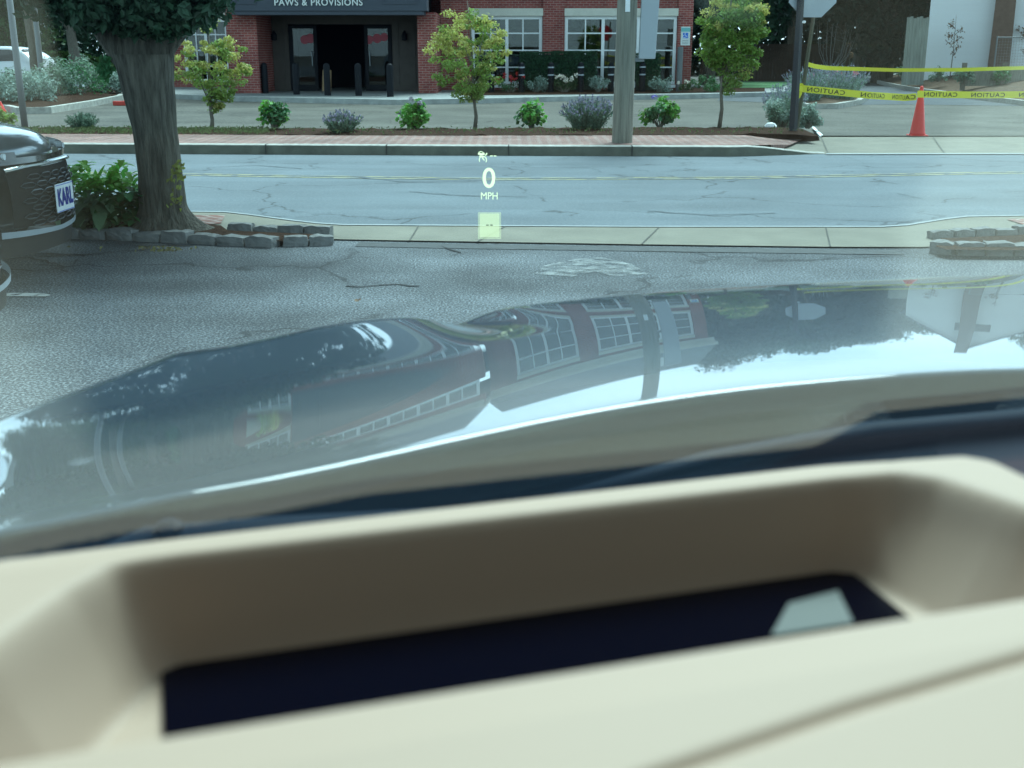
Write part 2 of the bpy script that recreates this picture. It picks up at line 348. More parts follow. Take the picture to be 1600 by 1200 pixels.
# far brick pavement
bw_end = P(1240, 214, .15).x
XB = [x for x in XF if x < P(1180, 232).x-.1]+[P(1180, 232).x]
fb0 = resample(kf, XB); back = resample([P(u, v, .15) for u, v in ((-3000, 206), (100, 209), (640, 212), (1250, 211), (1300, 211))], XB)
struct(MB().strip([p+Vector((0, .19, .146)) for p in fb0], back).add([fb0[-1]+Vector((0, .19, .146)), P(1235, 226, .05), P(1262, 214, .045), P(1262, 211, .045), back[-1]], [(0, 1, 2, 3, 4)]).strip([fb0[-1]+Vector((0, .19, .0)), P(1235, 226, .0), P(1262, 214, .0)], [fb0[-1]+Vector((0, .19, .146)), P(1235, 226, .05), P(1262, 214, .045)]), 'brick_pavement', M_brickwalk)
# far mulch bed (gentle mound)
bl = resample([P(u, v, .15) for u, v in ((-3000, 206), (100, 209), (640, 212), (1250, 211), (1285, 212))], XB+[P(1240, 210, .15).x, P(1276, 211, .15).x])
bt = resample([P(u, v, .1) for u, v in ((-3000, 195), (100, 198), (400, 200), (720, 199), (1000, 196), (1180, 197), (1262, 199), (1285, 207))], [p.x for p in bl])
mu = MB(); NR = 7
rows = []
for j in range(NR):
    t = j/(NR-1)
    rows.append([a.lerp(b, t)+Vector((0, 0, .10*math.sin(math.pi*min(1, t*1.05)) + .035*noise.noise(Vector((a.x*3, t*4, 0))) + (.005 if j == 0 else -.10*t))) for a, b in zip(bl, bt)])
# finer
fx = []
for r in rows:
    q = []
    for a, b in zip(r[:-1], r[1:]):
        k = max(1, int((b-a).length/.12)) if abs(a.x) < 12 else 1
        for i in range(k): 
            p = a.lerp(b, i/k); p = p+Vector((0, .05*noise.noise(p*2.3), .03*noise.noise(p*5))); q.append(p)
    q.append(r[-1]); fx.append(q)
m_ = min(len(q) for q in fx)
n0 = [len(q) for q in fx]
xsref = [p.x for p in fx[0]]
fx2 = [resample3 for resample3 in ([[Vector((x, interp(x, [p.x for p in q], [p.y for p in q]), interp(x, [p.x for p in q], [p.z for p in q]))) for x in xsref] for q in fx])]
mu = MB()
for a, b in zip(fx2[:-1], fx2[1:]): mu.strip(a, b)
xa_, xb_ = P(1170, 211).x, P(1285, 211).x
for r in fx2:
    for p in r:
        z1 = p.z*(1-.75*sst(p.x, xa_, xb_)); kk = (H-z1)/(H-p.z); p.x *= kk; p.y *= kk; p.z = z1
mu.strip([Vector((p.x, p.y, 0)) for p in fx2[0]], fx2[0]); mu.strip([Vector((r[-1].x+.03, r[-1].y, -.0)) for r in fx2], [r[-1] for r in fx2])
struct(mu, 'mulch_bed', M_mulch, smooth=True)
# grass tufts at left end of bed
# far apron (concrete)
struct(MB().add([P(u, v, .01) for u, v in ((1180, 233), (1290, 240.5), (1700, 240), (2300, 239.5), (2300, 213), (1600, 213.5), (1285, 214), (1240, 222))], [tuple(range(8))]), 'far_apron', M_conc)
struct(MB().add([P(u, v, .016) for u, v in ((1290, 241), (1700, 240.5), (2300, 240), (2300, 238.5), (1700, 239), (1292, 239.3))], [tuple(range(6))]), 'far_apron_lip', mat('pale_kerb2', (.28, .31, .31), .8))
fj = MB()
for a, b in (((1283, 213.5), (1294, 239)), ((1458, 214), (1476, 239)),):
    p, q = P(*a, .02), P(*b, .02); d = Vector((.010, 0, 0)); fj.add([p-d, p+d, q+d, q-d], [(0, 1, 2, 3)])
struct(fj, 'apron_joints', mat('joint2', (.13, .13, .11), .95))
# far car park (sits on ground sheet), white painted end of bed kerb
struct(MB().add([P(-2200, 208), P(2600, 213.5), Vector((26, 46, 0)), Vector((-40, 46, 0))], [(0, 1, 2, 3)]), 'far_car_park', A_far)
# darker drive beyond on the right
struct(MB().add([P(u, v, .006) for u, v in ((1120, 157), (1300, 164), (1420, 163), (1640, 166), (1800, 166), (1640, 155), (1480, 146), (1372, 133), (1360, 124), (1380, 112), (1340, 104), (1180, 104))], [tuple(range(12))]), 'far_drive', A_dark)
# street on the far left
struct(MB().add([P(u, v, .006) for u, v in ((-500, 150), (200, 135), (260, 126), (260, 104), (-500, 122))], [(0, 1, 2, 3, 4)]), 'side_street', A_road)
struct(MB().add([P(u, v, .012) for u, v in ((60, 119.3), (260, 109), (260, 107.6), (60, 117.6))], [(0, 1, 2, 3)]), 'side_street_marking', M_blind)
struct(MB().add([P(u, v, .03) for u, v in ((66, 111), (108, 107), (160, 102), (260, 98), (260, 92), (170, 89), (66, 88))], [tuple(range(7))]), 'side_pavement', mat('side_concrete', (.45, .45, .36), .9, var=.1))
struct(MB().add([P(u, v, .05) for u, v in ((78, 100), (115, 100), (165, 95), (175, 91), (130, 88.5), (105, 92))], [tuple(range(6))]), 'side_mulch', mat('side_mulch', (.05, .045, .04), .95))

def kerb_island(name, outline, zt, mulch, w=.16, kerbm=M_granite, mound=.1, mulchname='island_mulch'):
    """raised kerb ring with a mulch bed inside; outline = world xy points"""
    n = len(outline); c = sum(outline, Vector((0, 0, 0)))/n
    inn = []
    for i, p in enumerate(outline):
        t = (outline[(i+1) % n]-outline[i-1]).normalized(); nn = Vector((-t.y, t.x, 0))
        if nn.dot(c-p) < 0: nn = -nn
        inn.append(p+nn*w)
    k = MB(); o0 = [Vector((p.x, p.y, 0)) for p in outline]; o1 = [Vector((p.x, p.y, zt)) for p in outline]; i1 = [Vector((p.x, p.y, zt)) for p in inn]; i0 = [Vector((p.x, p.y, .0)) for p in inn]
    for a, b in ((o0, o1), (o1, i1), (i1, i0)): k.strip(a+[a[0]], b+[b[0]])
    struct(k, name, kerbm)
    m = MB(); vs = [Vector((p.x, p.y, zt-.02)) for p in inn]; mid = [p.lerp(c, .35)+Vector((0, 0, zt-.02+mound-p.lerp(c, .35).z)) for p in vs]
    m.strip(vs+[vs[0]], mid+[mid[0]]); m.add(mid, [tuple(range(n))]); struct(m, mulchname, mulch)
# building terrace and kerb
ter = [P(u, v) for u, v in ((180, 152), (262, 154), (350, 158), (480, 161), (620, 164), (750, 162), (900, 158), (1100, 154), (1210, 151), (1262, 147))]
tb = [Vector((ter[-1].x+1, 50, 0)), Vector((ter[0].x-2, 50, 0))]
full = ter+tb
struct(MB().strip(ter, [p+Vector((0, .02, .15)) for p in ter]).strip([p+Vector((0, .02, .15)) for p in ter], [p+Vector((0, .25, .15)) for p in ter]), 'building_kerb', mat('building_kerb', (.36, .38, .36), .85, var=.3, vscale=3))
struct(MB().add([p+Vector((0, .25, .146)) for p in ter]+[p+Vector((0, 0, .146)) for p in tb], [tuple(range(len(full)))]), 'building_pavement', mat('terrace', (.27, .29, .28), .9, var=.12))
bedo = [P(u, v, .15) for u, v in ((722, 149), (800, 148.5), (900, 147.5), (1100, 145), (1195, 143), (1195, 137), (722, 137))]
struct(MB().add([p+Vector((0, 0, .01)) for p in bedo], [tuple(range(7))]), 'building_bed', M_mulch)
# left island
isl = [P(u, v, .1) for u, v in ((8, 168), (25, 172), (80, 171), (150, 160), (190, 152), (200, 146), (180, 140), (100, 136), (-60, 139), (-160, 150), (-120, 164))]
kerb_island('left_island_kerb', isl, .16, M_mulch, mulchname='left_island_mulch')
# lavender island in front of drive
isl = [P(u, v, .05) for u, v in ((1262, 168), (1310, 167), (1345, 161), (1357, 153), (1345, 147), (1300, 143), (1262, 144), (1235, 152), (1238, 163))]
kerb_island('lavender_island_kerb', isl, .14, M_mulch2, mulchname='lavender_island_mulch')
# right long bed
isl = [P(u, v, .05) for u, v in ((1370, 129), (1385, 133), (1440, 143), (1520, 153), (1600, 163), (1720, 170), (2100, 172), (2100, 112), (1560, 106), (1420, 112), (1380, 122))]
kerb_island('right_bed_kerb', isl, .15, M_mulch2, mound=.5, mulchname='right_bed_mulch')
# green lawn strip right of the building
struct(MB().add([P(u, v, .17) for u, v in ((1135, 137), (1220, 137), (1235, 128), (1150, 127))], [(0, 1, 2, 3)]), 'lawn', mat('lawn', (.05, .17, .05), .9, var=.2, vscale=6))

# cracks / paint on the near car park
def worn(name, col, lo, hi, sc=14):
    m = bpy.data.materials.new(name); m.use_nodes = True; n = m.node_tree.nodes; l = m.node_tree.links.new
    b = n['Principled BSDF']; b.inputs['Base Color'].default_value = (*col, 1); b.inputs['Roughness'].default_value = .85
    g = n.new('ShaderNodeNewGeometry').outputs['Position']; t = n.new('ShaderNodeTexNoise'); t.inputs['Scale'].default_value = sc; t.inputs['Detail'].default_value = 6; l(g, t.inputs[0])
    r = n.new('ShaderNodeMapRange'); r.inputs[1].default_value = lo; r.inputs[2].default_value = hi; l(t.outputs[0], r.inputs[0]); l(r.outputs[0], b.inputs['Alpha'])
    return m
struct(MB().add([P(u, v, .006) for u, v in ((-60, 456.5), (68, 458), (80, 461), (70, 463), (-60, 462))], [tuple(range(5))]), 'parking_line', worn('parking_white', (.6, .62, .6), .2, .5))
wp = [(835, 428), (850, 415), (900, 404), (940, 402), (985, 412), (1015, 428), (960, 432), (930, 424), (895, 432)]
struct(MB().add([P(u, v, .006) for u, v in wp], [tuple(range(len(wp)))]), 'worn_paint_patch', worn('worn_white', (.40, .43, .43), .38, .90, 9))
ck = MB()
def crack(pts, wd=.02, sub=8):
    q = [P(*p, .005) for p in pts]; out = []
    for a, b in zip(q[:-1], q[1:]):
        for i in range(sub): out.append(a.lerp(b, i/sub))
    out.append(q[-1]); o2 = []
    for p in out: o2.append(p+Vector((noise.noise(p*7)*.06, noise.noise(p*7+Vector((5, 0, 0)))*.05, 0)))
    w2 = [wd*(.4+.8*abs(noise.noise(p*3+Vector((9, 1, 0))))) for p in o2]
    ck.strip([p+Vector((0, -k, 0)) for p, k in zip(o2, w2)], [p+Vector((w_*.4, w_, 0)) for p, w_ in zip(o2, w2)])
for c_ in ([(60, 400), (130, 398), (190, 392), (260, 388)], [(130, 398), (100, 418), (40, 430), (-20, 436)], [(0, 405), (40, 402), (90, 412), (110, 425)], [(0, 420), (60, 424), (120, 412)], [(20, 392), (70, 396), (130, 398)],
           [(190, 392), (210, 384), (300, 383)], [(540, 447), (600, 445), (660, 446)], [(690, 384), (720, 395), (700, 402)]): crack(c_, .025)
struct(ck, 'car_park_cracks', mat('crack', (.02, .022, .024), .95))
ck = MB()
for c_ in ([(1320, 245), (1350, 255), (1360, 268), (1375, 283), (1370, 292)], [(1400, 302), (1440, 311)], [(1385, 355), (1410, 347), (1440, 343)], [(880, 262), (925, 262), (940, 270)], [(865, 252), (885, 247)],
           [(1430, 256), (1460, 262)], [(640, 300), (720, 306), (820, 308)], [(1010, 330), (1100, 336), (1210, 334)], [(330, 262), (400, 258), (470, 264)], [(560, 278), (640, 285), (700, 284)]):
    crack([(a, b) for a, b in c_], .022)
o_ = struct(ck, 'street_cracks', mat('crack2', (.07, .085, .095), .95)); o_.location.z = .006

# ================================================================== plant builders
def clump(mb, c, r, n, L_, W, flat=1.0, shell=.5, up=.3):
    c = Vector(c)
    for _ in range(n):
        d = Vector((random.gauss(0, 1), random.gauss(0, 1), random.gauss(0, 1))).normalized()
        rr = r*(shell+(1-shell)*random.random()) if random.random() < .75 else r*random.random()
        p = c+Vector((d.x*rr, d.y*rr, d.z*rr*flat))
        s = random.uniform(.7, 1.3)
        mb.leaf(p, d*.7+Vector((random.uniform(-1, 1), random.uniform(-1, 1), up+random.uniform(-.6, 1))), L_*s, W*s)
def limb_tree(name, base, label, group, h, crown, trunk_r, leafmat, barkmat, nclump, nleaf, L_, cr=.9, fork=.3, cat='tree', seed=1, split=None, tips=None, trunkpts=None, vase=False):
    """crown: (cx,cy,cz, rx,ry,rz) relative to base; trunk + limbs reaching the leaf clumps"""
    random.seed(seed)
    t = empty(name, base, label, cat, group)
    cx, cy, cz, rx, ry, rz = crown
    cen = []
    for i in range(nclump):
        for _ in range(60):
            d = Vector((random.uniform(-1, 1), random.uniform(-1, 1), random.uniform(-1, 1)))
            if .15 < d.length < 1: break
        d = d*(.85 if d.length > .4 else 1.5)
        if vase: d.x *= .3+.7*sst(d.z, -1, -.1); d.y *= .3+.7*sst(d.z, -1, -.1)
        c = Vector((cx+d.x*rx, cy+d.y*ry, cz+d.z*rz)); cen.append(c)
    tr = MB(); fk = Vector((0, 0, h*fork))
    tr.tube(trunkpts or [(0, 0, -.05), (.01*h, 0, h*fork*.5), fk, (cx*.5, cy*.5, h*.62), (cx, cy, h*.88)], [trunk_r*1.25, trunk_r, trunk_r*.85, trunk_r*.5, trunk_r*.15] if not trunkpts else [trunk_r]*len(trunkpts), n=9)
    for i, c in enumerate(cen):
        if i % max(1, nclump//16): continue
        s = fk+Vector((0, 0, random.uniform(0, max(.05, (c.z-fk.z)*.5))))
        m = s.lerp(c, .5)+Vector((0, 0, .06*h*random.uniform(-.2, 1)))
        tr.tube([s, m, c], [trunk_r*.35, trunk_r*.2, trunk_r*.08], n=5)
    tr.build('trunk', barkmat, t, smooth=True)
    a = MB(); b = MB()
    for i, c in enumerate(cen):
        r = cr*random.uniform(.65, 1.25)
        tgt = a
        if tips and random.random() < tips[1]*(2.0 if c.z > cz else .4): tgt = b
        clump(tgt, c, r, nleaf, L_, L_*.55, flat=.75 if trunk_r > .1 else .6)
    a.build('crown', leafmat, t)
    if tips and b.v: b.build('foliage_tips', tips[0], t)
    return t
def bush(name, base, label, group, rx, rz, mats, n, L_, W=None, cat='shrub', seed=1, lump=.35, stems=True, flowers=None, ry=None):
    random.seed(seed); t = empty(name, base, label, cat, group); ry = ry or rx
    W = W or L_*.5
    parts = [MB() for _ in mats]
    lumps = []
    for i in range(14):
        a = random.uniform(0, 6.28); q = math.sqrt(random.random())*(1-lump*.6)
        lumps.append(Vector((math.cos(a)*q*rx, math.sin(a)*q*ry, rz*random.uniform(.35, 1.55)*(1-.35*q))))
    for i, c in enumerate(lumps):
        mb = parts[min(len(parts)-1, int(random.random()*len(parts)))]
        clump(mb, c, min(rx, rz)*lump*random.uniform(.8, 1.3), n//14, L_, W, up=.5)
    if stems:
        s = MB()
        for c in lumps: s.tube([(c.x*.15, c.y*.15, -.03), (c.x*.5, c.y*.5, c.z*.5), tuple(c)], [.012, .009, .005], n=5)
        s.build('stems', M_bark2, t)
    for mb, (nm, m) in zip(parts, mats):
        if mb.v: mb.build(nm, m, t)
    if flowers:
        fm, fn, fs = flowers
        for i in range(fn):
            a = random.uniform(0, 6.28); q = random.uniform(.2, 1); c = Vector((math.cos(a)*q*rx, -abs(math.sin(a))*q*ry, rz*random.uniform(.9, 1.8)))
            f = MB(); clump(f, c, fs, 16, fs*1.1, fs*.9); f.build('flower', fm, t)
    return t
def spiky(name, base, label, group, r, h, m, n, flowers=None, cat='plant', seed=3, stem_m=None):
    """lavender / russian sage: many thin upright stems with narrow leaves"""
    random.seed(seed); t = empty(name, base, label, cat, group); a = MB(); f = MB()
    for i in range(n):
        an = random.uniform(0, 6.28); q = math.sqrt(random.random()); b = Vector((math.cos(an)*q*r*.45, math.sin(an)*q*r*.45, 0))
        tip = Vector((math.cos(an)*q*r, math.sin(an)*q*r, h*random.uniform(.7, 1.1)*(1-.35*q*q)))
        a.tube([b, b.lerp(tip, .5)+Vector((0, 0, h*.08)), tip], [.008, .006, .003], n=3, caps=False)
        for k in range(9):
            s = random.uniform(.1, .95); p = b.lerp(tip, s); a.leaf(p+Vector((random.gauss(0, .02), random.gauss(0, .02), 0)), Vector((random.uniform(-1, 1), random.uniform(-1, 1), .6)), .075, .022)
        if flowers:
            for k in range(3): f.leaf(b.lerp(tip, .9+.05*k), Vector((random.uniform(-1, 1), random.uniform(-1, 1), .3)), .045, .035)
    a.build('foliage', m, t)
    if flowers: tag(f.build('flowers', flowers, t), kind='stuff')
    return t

# ================================================================== STORE BUILDING
def window(parent, x0, x1, z0, z1, yf, units, rows, back=M_blind, frame=.11, glassm=None):
    """frame at facade yf; units of two panes"""
    fr = MB(); d0, d1 = yf-.07, yf+.06
    fr.box(x0, d0, z0, x0+frame, d1, z1); fr.box(x1-frame, d0, z0, x1, d1, z1); fr.box(x0+frame, d0+.002, z1-frame, x1-frame, d1, z1); fr.box(x0+frame, d0+.002, z0, x1-frame, d1, z0+frame*.8)
    iw = (x1-x0-2*frame); uw = iw/units
    for i in range(1, units): fr.box(x0+frame+i*uw-.055, d0+.004, z0+frame*.8, x0+frame+i*uw+.055, d1-.002, z1-frame)
    for i in range(units): fr.box(x0+frame+(i+.5)*uw-.022, d0+.014, z0+frame*.8, x0+frame+(i+.5)*uw+.022, d1-.01, z1-frame)
    for j in range(1, rows):
        z = z0+(z1-z0)*j/rows; fr.box(x0+frame, d0+.02, z-.022, x1-frame, d1-.014, z+.022)
    f = fr.build('window', M_white, parent)
    g = MB(); g.box(x0+frame*.5, yf+.0, z0+.04, x1-frame*.5, yf+.02, z1-.04); g.build('pane', glassm or GL_store, f)
    return f
GL_store = glassmat('store_glass', (.55, .62, .60), k=1.6)
YF = 43.0
def X(u, Y): return (u-800)/1800*Y*1.0 * (1/ (CP + 0)) * 1.0 if False else PY(u, 80, Y).x
def Zv(v, Y): return PY(800, v, Y).z
st = empty('store_building', (0, 0, 0), 'red brick shop building with white framed windows and a dark recessed entrance', 'building')
xl, xr = X(690, YF), X(1080, YF)
openings = [(X(737, YF), X(847, YF), .36, 2.70, 2, 4), (X(882, YF), X(1056, YF), .36, 2.70, 3, 4), (X(737, YF), X(847, YF), 3.53, 5.36, 2, 3), (X(882, YF), X(1056, YF), 3.53, 5.36, 3, 3)]
wl = MB()
xs = [xl, openings[0][0], openings[0][1], openings[1][0], openings[1][1], xr]
def wbox(x0, x1, z0, z1): wl.box(x0, YF, z0, x1, YF+.3, z1)
ZT = 5.9
for i in (0, 2, 4): wbox(xs[i], xs[i+1], .1, ZT)
for i in (1, 3):
    for z0, z1 in ((.1, .36), (2.96, 3.34), (5.56, ZT)): wbox(xs[i], xs[i+1], z0, z1)
# piers stand proud
wl.box(xs[0], YF-.14, .1, xs[1]-.02, YF, ZT); wl.box(xs[2]+.02, YF-.14, .1, xs[3]-.02, YF, ZT); wl.box(xs[4]+.02, YF-.14, .1, xr, YF, ZT)
wl.box(xr-.3, YF+.3, .1, xr, YF+14, ZT); wl.box(X(266, 44), YF+13.7, .1, xr-.3, YF+14, ZT)
# left wing
YL = 46.5
lw0, lw1 = X(266, YL), X(362, YL)
lws = [(X(288, YL), X(358, YL))]
wl.box(lw0, YL, .1, lws[0][0], YL+.3, ZT); wl.box(lws[0][1], YL, .1, lw1+.3, YL+.3, ZT)
for a, b in lws:
    for z0, z1 in ((.1, .36), (2.96, 3.34), (5.56, ZT)): wl.box(a, YL, z0, b, YL+.3, z1)
wl.box(lw0, YL+.3, .1, lw0+.3, YF+14, ZT)
# entrance block: brick pillars
YE = 42.0; YC = 38.6
pl0, pl1 = X(362, 40.2), X(409, 40.2); pr0, pr1 = X(655, 40.2), X(692, 40.2)
wl.box(pl0, 39.6, .1, pl1, YL+.3, 2.72); wl.box(pr0, 39.6, .1, xl+.02, YE+.3, 2.72)
wl.box(pl0, 39.6, 3.95, xl+.02, 39.9, 4.55); wl.box(pl0, 39.6, 5.35, xl+.02, 39.9, ZT); wl.box(pl0, 39.9, 3.95, pl0+.3, YL, ZT)
wl.build('wall', M_brick, st)
for a in openings: window(st, a[0], a[1], a[2], a[3], YF+.05, a[4], a[5])
for a, b in lws: window(st, a, b, .36, 2.70, YL+.05, 2, 4); window(st, a, b, 3.53, 5.36, YL+.05, 2, 3)
window(st, pl0+.2, xl-.2, 4.55, 5.35, 39.7, 6, 1)
for i in (1, 3):
    for z0, z1 in ((2.70, 2.96), (3.34, 3.53), (5.36, 5.56)):
        MB().box(xs[i]-.02, YF-.16, z0+.003, xs[i+1]+.02, YF+.2, z1-.003).build('lintel', M_cream, st)
for a, b in lws:
    for z0, z1 in ((2.70, 2.96), (3.34, 3.53), (5.36, 5.56)): MB().box(a, YL-.1, z0+.003, b, YL+.2, z1-.003).build('lintel', M_cream, st)
MB().box(xs[1]-.03, YF-.12, .24, xs[2]+.03, YF-.002, .345).build('sill', M_white, st); MB().box(xs[3]-.03, YF-.12, .24, xs[4]+.03, YF-.002, .345).build('sill', M_white, st)
for (a, b, yy) in ((xl-.0, xr+.25, YF-.35), (lw0-.25, pl0-.27, YL-.35), (pl0-.25, xl-.02, 39.3)):
    co = MB()
    co.box(a, yy, 5.902, b, yy+2, 6.08); co.box(a-.001, yy+.12, 5.72, b-.001, yy+.25, 5.9); co.box(a-.12, yy-.15, 6.082, b+.12, yy+2, 6.3)
    co.build('cornice', M_cream, st)
ro = MB()
for (a, b, yy) in ((xl-.1, xr+.3, YF-.4), (lw0-.3, pl0-.4, YL-.4), (pl0-.3, xl-.12, 39.2)):
    ro.add([(a, yy, 6.302), (b, yy, 6.302), (b-.6, yy+1.3, 8.0), (a+.6, yy+1.3, 8.0), (a, YF+14.3, 6.302), (b, YF+14.3, 6.302), (b-.6, YF+13, 8), (a+.6, YF+13, 8)],
           [(0, 1, 2, 3), (1, 5, 6, 2), (4, 0, 3, 7), (3, 2, 6, 7), (5, 4, 7, 6)])
rf = ro.build('roof', M_roof, st)
ov = MB(); ov.tube([(X(1000, YF)-.01, YF+.1, 7.0), (X(1000, YF)-.01, YF-.12, 7.0)], .42, n=24); ov.build('oval_light', M_white, rf)
# fascia canopy with lettering
ca0, ca1 = X(360, YC), X(668, YC)
cz0 = Zv(23, YC)
cn = MB(); cn.box(ca0, YC, cz0+.12, ca1, 39.58, 3.9); cn.box(ca0+.1, YC+.06, cz0, ca1-.1, 39.57, cz0+.118)
cn.box(ca0-.05, YC-.06, 3.902, ca1+.05, 39.6, 4.0)
cano = cn.build('canopy', M_navy, st)
for a, b in ((370, 405), (600, 655)):
    rp = MB()
    x0, x1 = X(a, YC), X(b, YC); z0, z1 = cz0+.32, 3.6
    for (p, q, r_, s_) in ((x0, x1, z0, z0+.05), (x0, x1, z1, z1+.05), (x0, x0+.05, z0+.052, z1-.002), (x1-.05, x1, z0+.052, z1-.002)): rp.box(p, YC-.03, r_, q, YC-.001, s_)
    rp.build('panel_moulding', M_navy, cano)
vs, fs = text('PAWS & PROVISIONS', .30, .04, .003, spacing=1.12)
w0 = max(v.x for v in vs)-min(v.x for v in vs); sc = (X(569, YC)-X(433, YC))/w0
tb_ = MB(); tb_.add([Vector((X(501, YC)+v.x*sc, YC-.03-v.z, Zv(8.5, YC)+v.y*sc*1.05)) for v in vs], fs); tb_.build('lettering', mat('letter_white', (.75, .78, .75), .6), cano)
# entrance recess
en = MB()
ey = YE
en.box(pl1+.01, ey, .15, X(452, ey), ey+.2, 2.72); en.box(X(613, ey), ey-.002, .15, pr0-.01, ey+.2, 2.72)
en.box(X(452, ey)+.002, ey+.01, Zv(38, ey), X(613, ey)-.002, ey+.2, 2.718)
eo = en.build('entrance_surround', M_brown, st)
for a, b in ((412, 450), (616, 654)):
    mo = MB()
    x0, x1 = X(a, ey)+.12, X(b, ey)-.12
    for z0, z1 in ((.35, 1.15), (1.3, 2.5)):
        for (p, q, r_, s_) in ((x0, x1, z0, z0+.04), (x0, x1, z1-.04, z1), (x0, x0+.04, z0+.042, z1-.042), (x1-.04, x1, z0+.042, z1-.042)): mo.box(p, ey-.04, r_, q, ey-.003, s_)
    mo.build('panel_moulding', M_brown, eo)
for u in (431, 633):
    l_ = MB(); l_.lathe([(.02, 0), (.09, .02), (.1, .2), (.04, .3), (.01, .34)], (X(u, ey), ey-.16, 1.85), n=10); l_.box(X(u, ey)-.03, ey-.12, 1.93, X(u, ey)+.03, ey-.004, 2.0); l_.build('wall_lantern', M_blackm, eo)
def door(u0, u1, nm='door'):
    x0, x1 = X(u0, ey), X(u1, ey); z0, z1 = .16, Zv(40, ey)
    f = MB(); f.box(x0, ey-.05, z0, x0+.12, ey+.04, z1); f.box(x1-.12, ey-.05, z0, x1, ey+.04, z1); f.box(x0+.12, ey-.048, z1-.1, x1-.12, ey+.04, z1); f.box(x0+.12, ey-.048, z0, x1-.12, ey+.04, z0+.2)
    d = f.build(nm, M_blackm, st); MB().box(x0+.11, ey-.01, z0+.19, x1-.11, ey+.012, z1-.09).build('pane', GL_door, d)
    hb = MB(); hb.tube([(x1-.18 if u0 < 500 else x0+.18, ey-.1, 1.0), (x1-.18 if u0 < 500 else x0+.18, ey-.1, 1.5)], .015); hb.build('handle', M_alu, d)
    return d
GL_door = glassmat('door_glass', (.7, .75, .78), k=1.0)
d1 = door(453, 496); d2 = door(570, 612)
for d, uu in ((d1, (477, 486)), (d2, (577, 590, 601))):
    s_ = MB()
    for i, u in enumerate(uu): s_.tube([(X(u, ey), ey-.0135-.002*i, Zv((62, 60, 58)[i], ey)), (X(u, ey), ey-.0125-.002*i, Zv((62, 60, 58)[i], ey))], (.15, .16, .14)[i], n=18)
    s_.build('red_reflection', mat('red_reflection_tone', (.42, .03, .06), .4), d)  # flat red discs stand in for reflections in the door panes
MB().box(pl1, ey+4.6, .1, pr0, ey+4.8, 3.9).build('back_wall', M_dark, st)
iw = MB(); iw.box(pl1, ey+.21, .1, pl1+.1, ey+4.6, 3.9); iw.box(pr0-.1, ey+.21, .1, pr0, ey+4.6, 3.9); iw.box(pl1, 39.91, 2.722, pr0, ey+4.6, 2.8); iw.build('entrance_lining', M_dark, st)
# shelves seen behind the shop windows
for (a, b, k) in ((xs[1], xs[2], 0), (xs[3], xs[4], 1)):
    sh = MB(); 
    for j in range(5): sh.box(a, YF+1.3, .3+j*.5, b, YF+1.7, .36+j*.5)
    random.seed(5+k)
    x = a
    while x < b-.3:
        for j in range(5):
            if random.random() < .8: sh.box(x, YF+1.34, .362+j*.5, x+random.uniform(.15, .28), YF+1.62, .362+j*.5+random.uniform(.2, .38))
        x += .32
    sh.build('shelf', M_blind, st)
MB().box(xl+.3, YF+2.2, .1, xr-.35, YF+2.3, ZT).build('inner_wall', mat('inner_wall', (.12, .10, .07), .9), st)
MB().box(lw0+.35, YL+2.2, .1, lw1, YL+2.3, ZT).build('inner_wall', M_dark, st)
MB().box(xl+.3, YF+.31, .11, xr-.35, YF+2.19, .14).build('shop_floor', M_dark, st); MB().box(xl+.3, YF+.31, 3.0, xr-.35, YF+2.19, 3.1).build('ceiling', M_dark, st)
# parcels in the doorway
def parcel(u, v, wd, h, tilt, lab):
    p = P(u, v, .16); o = empty('cardboard_box', (p.x, 41.6, .155), lab, 'box', 'cardboard boxes in the shop doorway')
    M = Matrix.Rotation(tilt, 4, 'Y'); MB().box(-wd/2, -.12, 0, wd/2, .12, h, M).build('carton', M_tan, o); MB().box(-wd*.12, -.124, h*.05, wd*.12, -.121, h*.95, M).build('packing_tape', mat('box_tape', (.5, .4, .28), .5), o)
parcel(535, 137, .28, .72, .06, 'tall brown cardboard box standing in the dark shop doorway'); parcel(566, 141, .10, .5, 0, 'narrow brown box edge beside the right door of the shop')

# bollards
def bollard(x, y, z, lab, grp, bands=False):
    o = empty('bollard', (x, y, z), lab, 'bollard', grp); m = MB(); m.lathe([(.105, -.02), (.105, .88), (.09, .95), (.04, .985), (.005, .99)], n=16); m.build('post', M_blackm, o, smooth=False)
    if bands:
        for zz in (.55, .80): MB().lathe([(.108, zz), (.111, zz+.01), (.111, zz+.035), (.108, zz+.045)], n=16).build('band', M_alu, o)
    return o
names5 = ['leftmost bollard before the shop entrance, by the left brown panel', 'bollard in front of the left glass shop door', 'bollard left of the cardboard box in the shop doorway', 'bollard between doorway box and right shop door', 'bollard before the right side of the right shop door']
for (u, v), lb in zip(((415, 145.5), (463.5, 147.5), (512, 149), (560.5, 149.5), (610, 151)), names5):
    p = P(u, v, .15); bollard(p.x, p.y, .15, 'plain black '+lb, 'black bollards at the shop entrance')
names6 = ['half hidden behind the middle maple', 'right of the red roses', 'left of the white roses', 'right of the white roses', 'left of the utility pole', 'just right of the utility pole']
for (u, v), lb in zip(((768, 144.5), (815, 144.5), (860.5, 144.3), (907, 144), (954, 143.5), (1003, 143)), names6):
    p = P(u, v, .15); bollard(p.x, p.y, .15, 'black bollard with grey bands, '+lb, 'banded bollards along the shop bed', True)

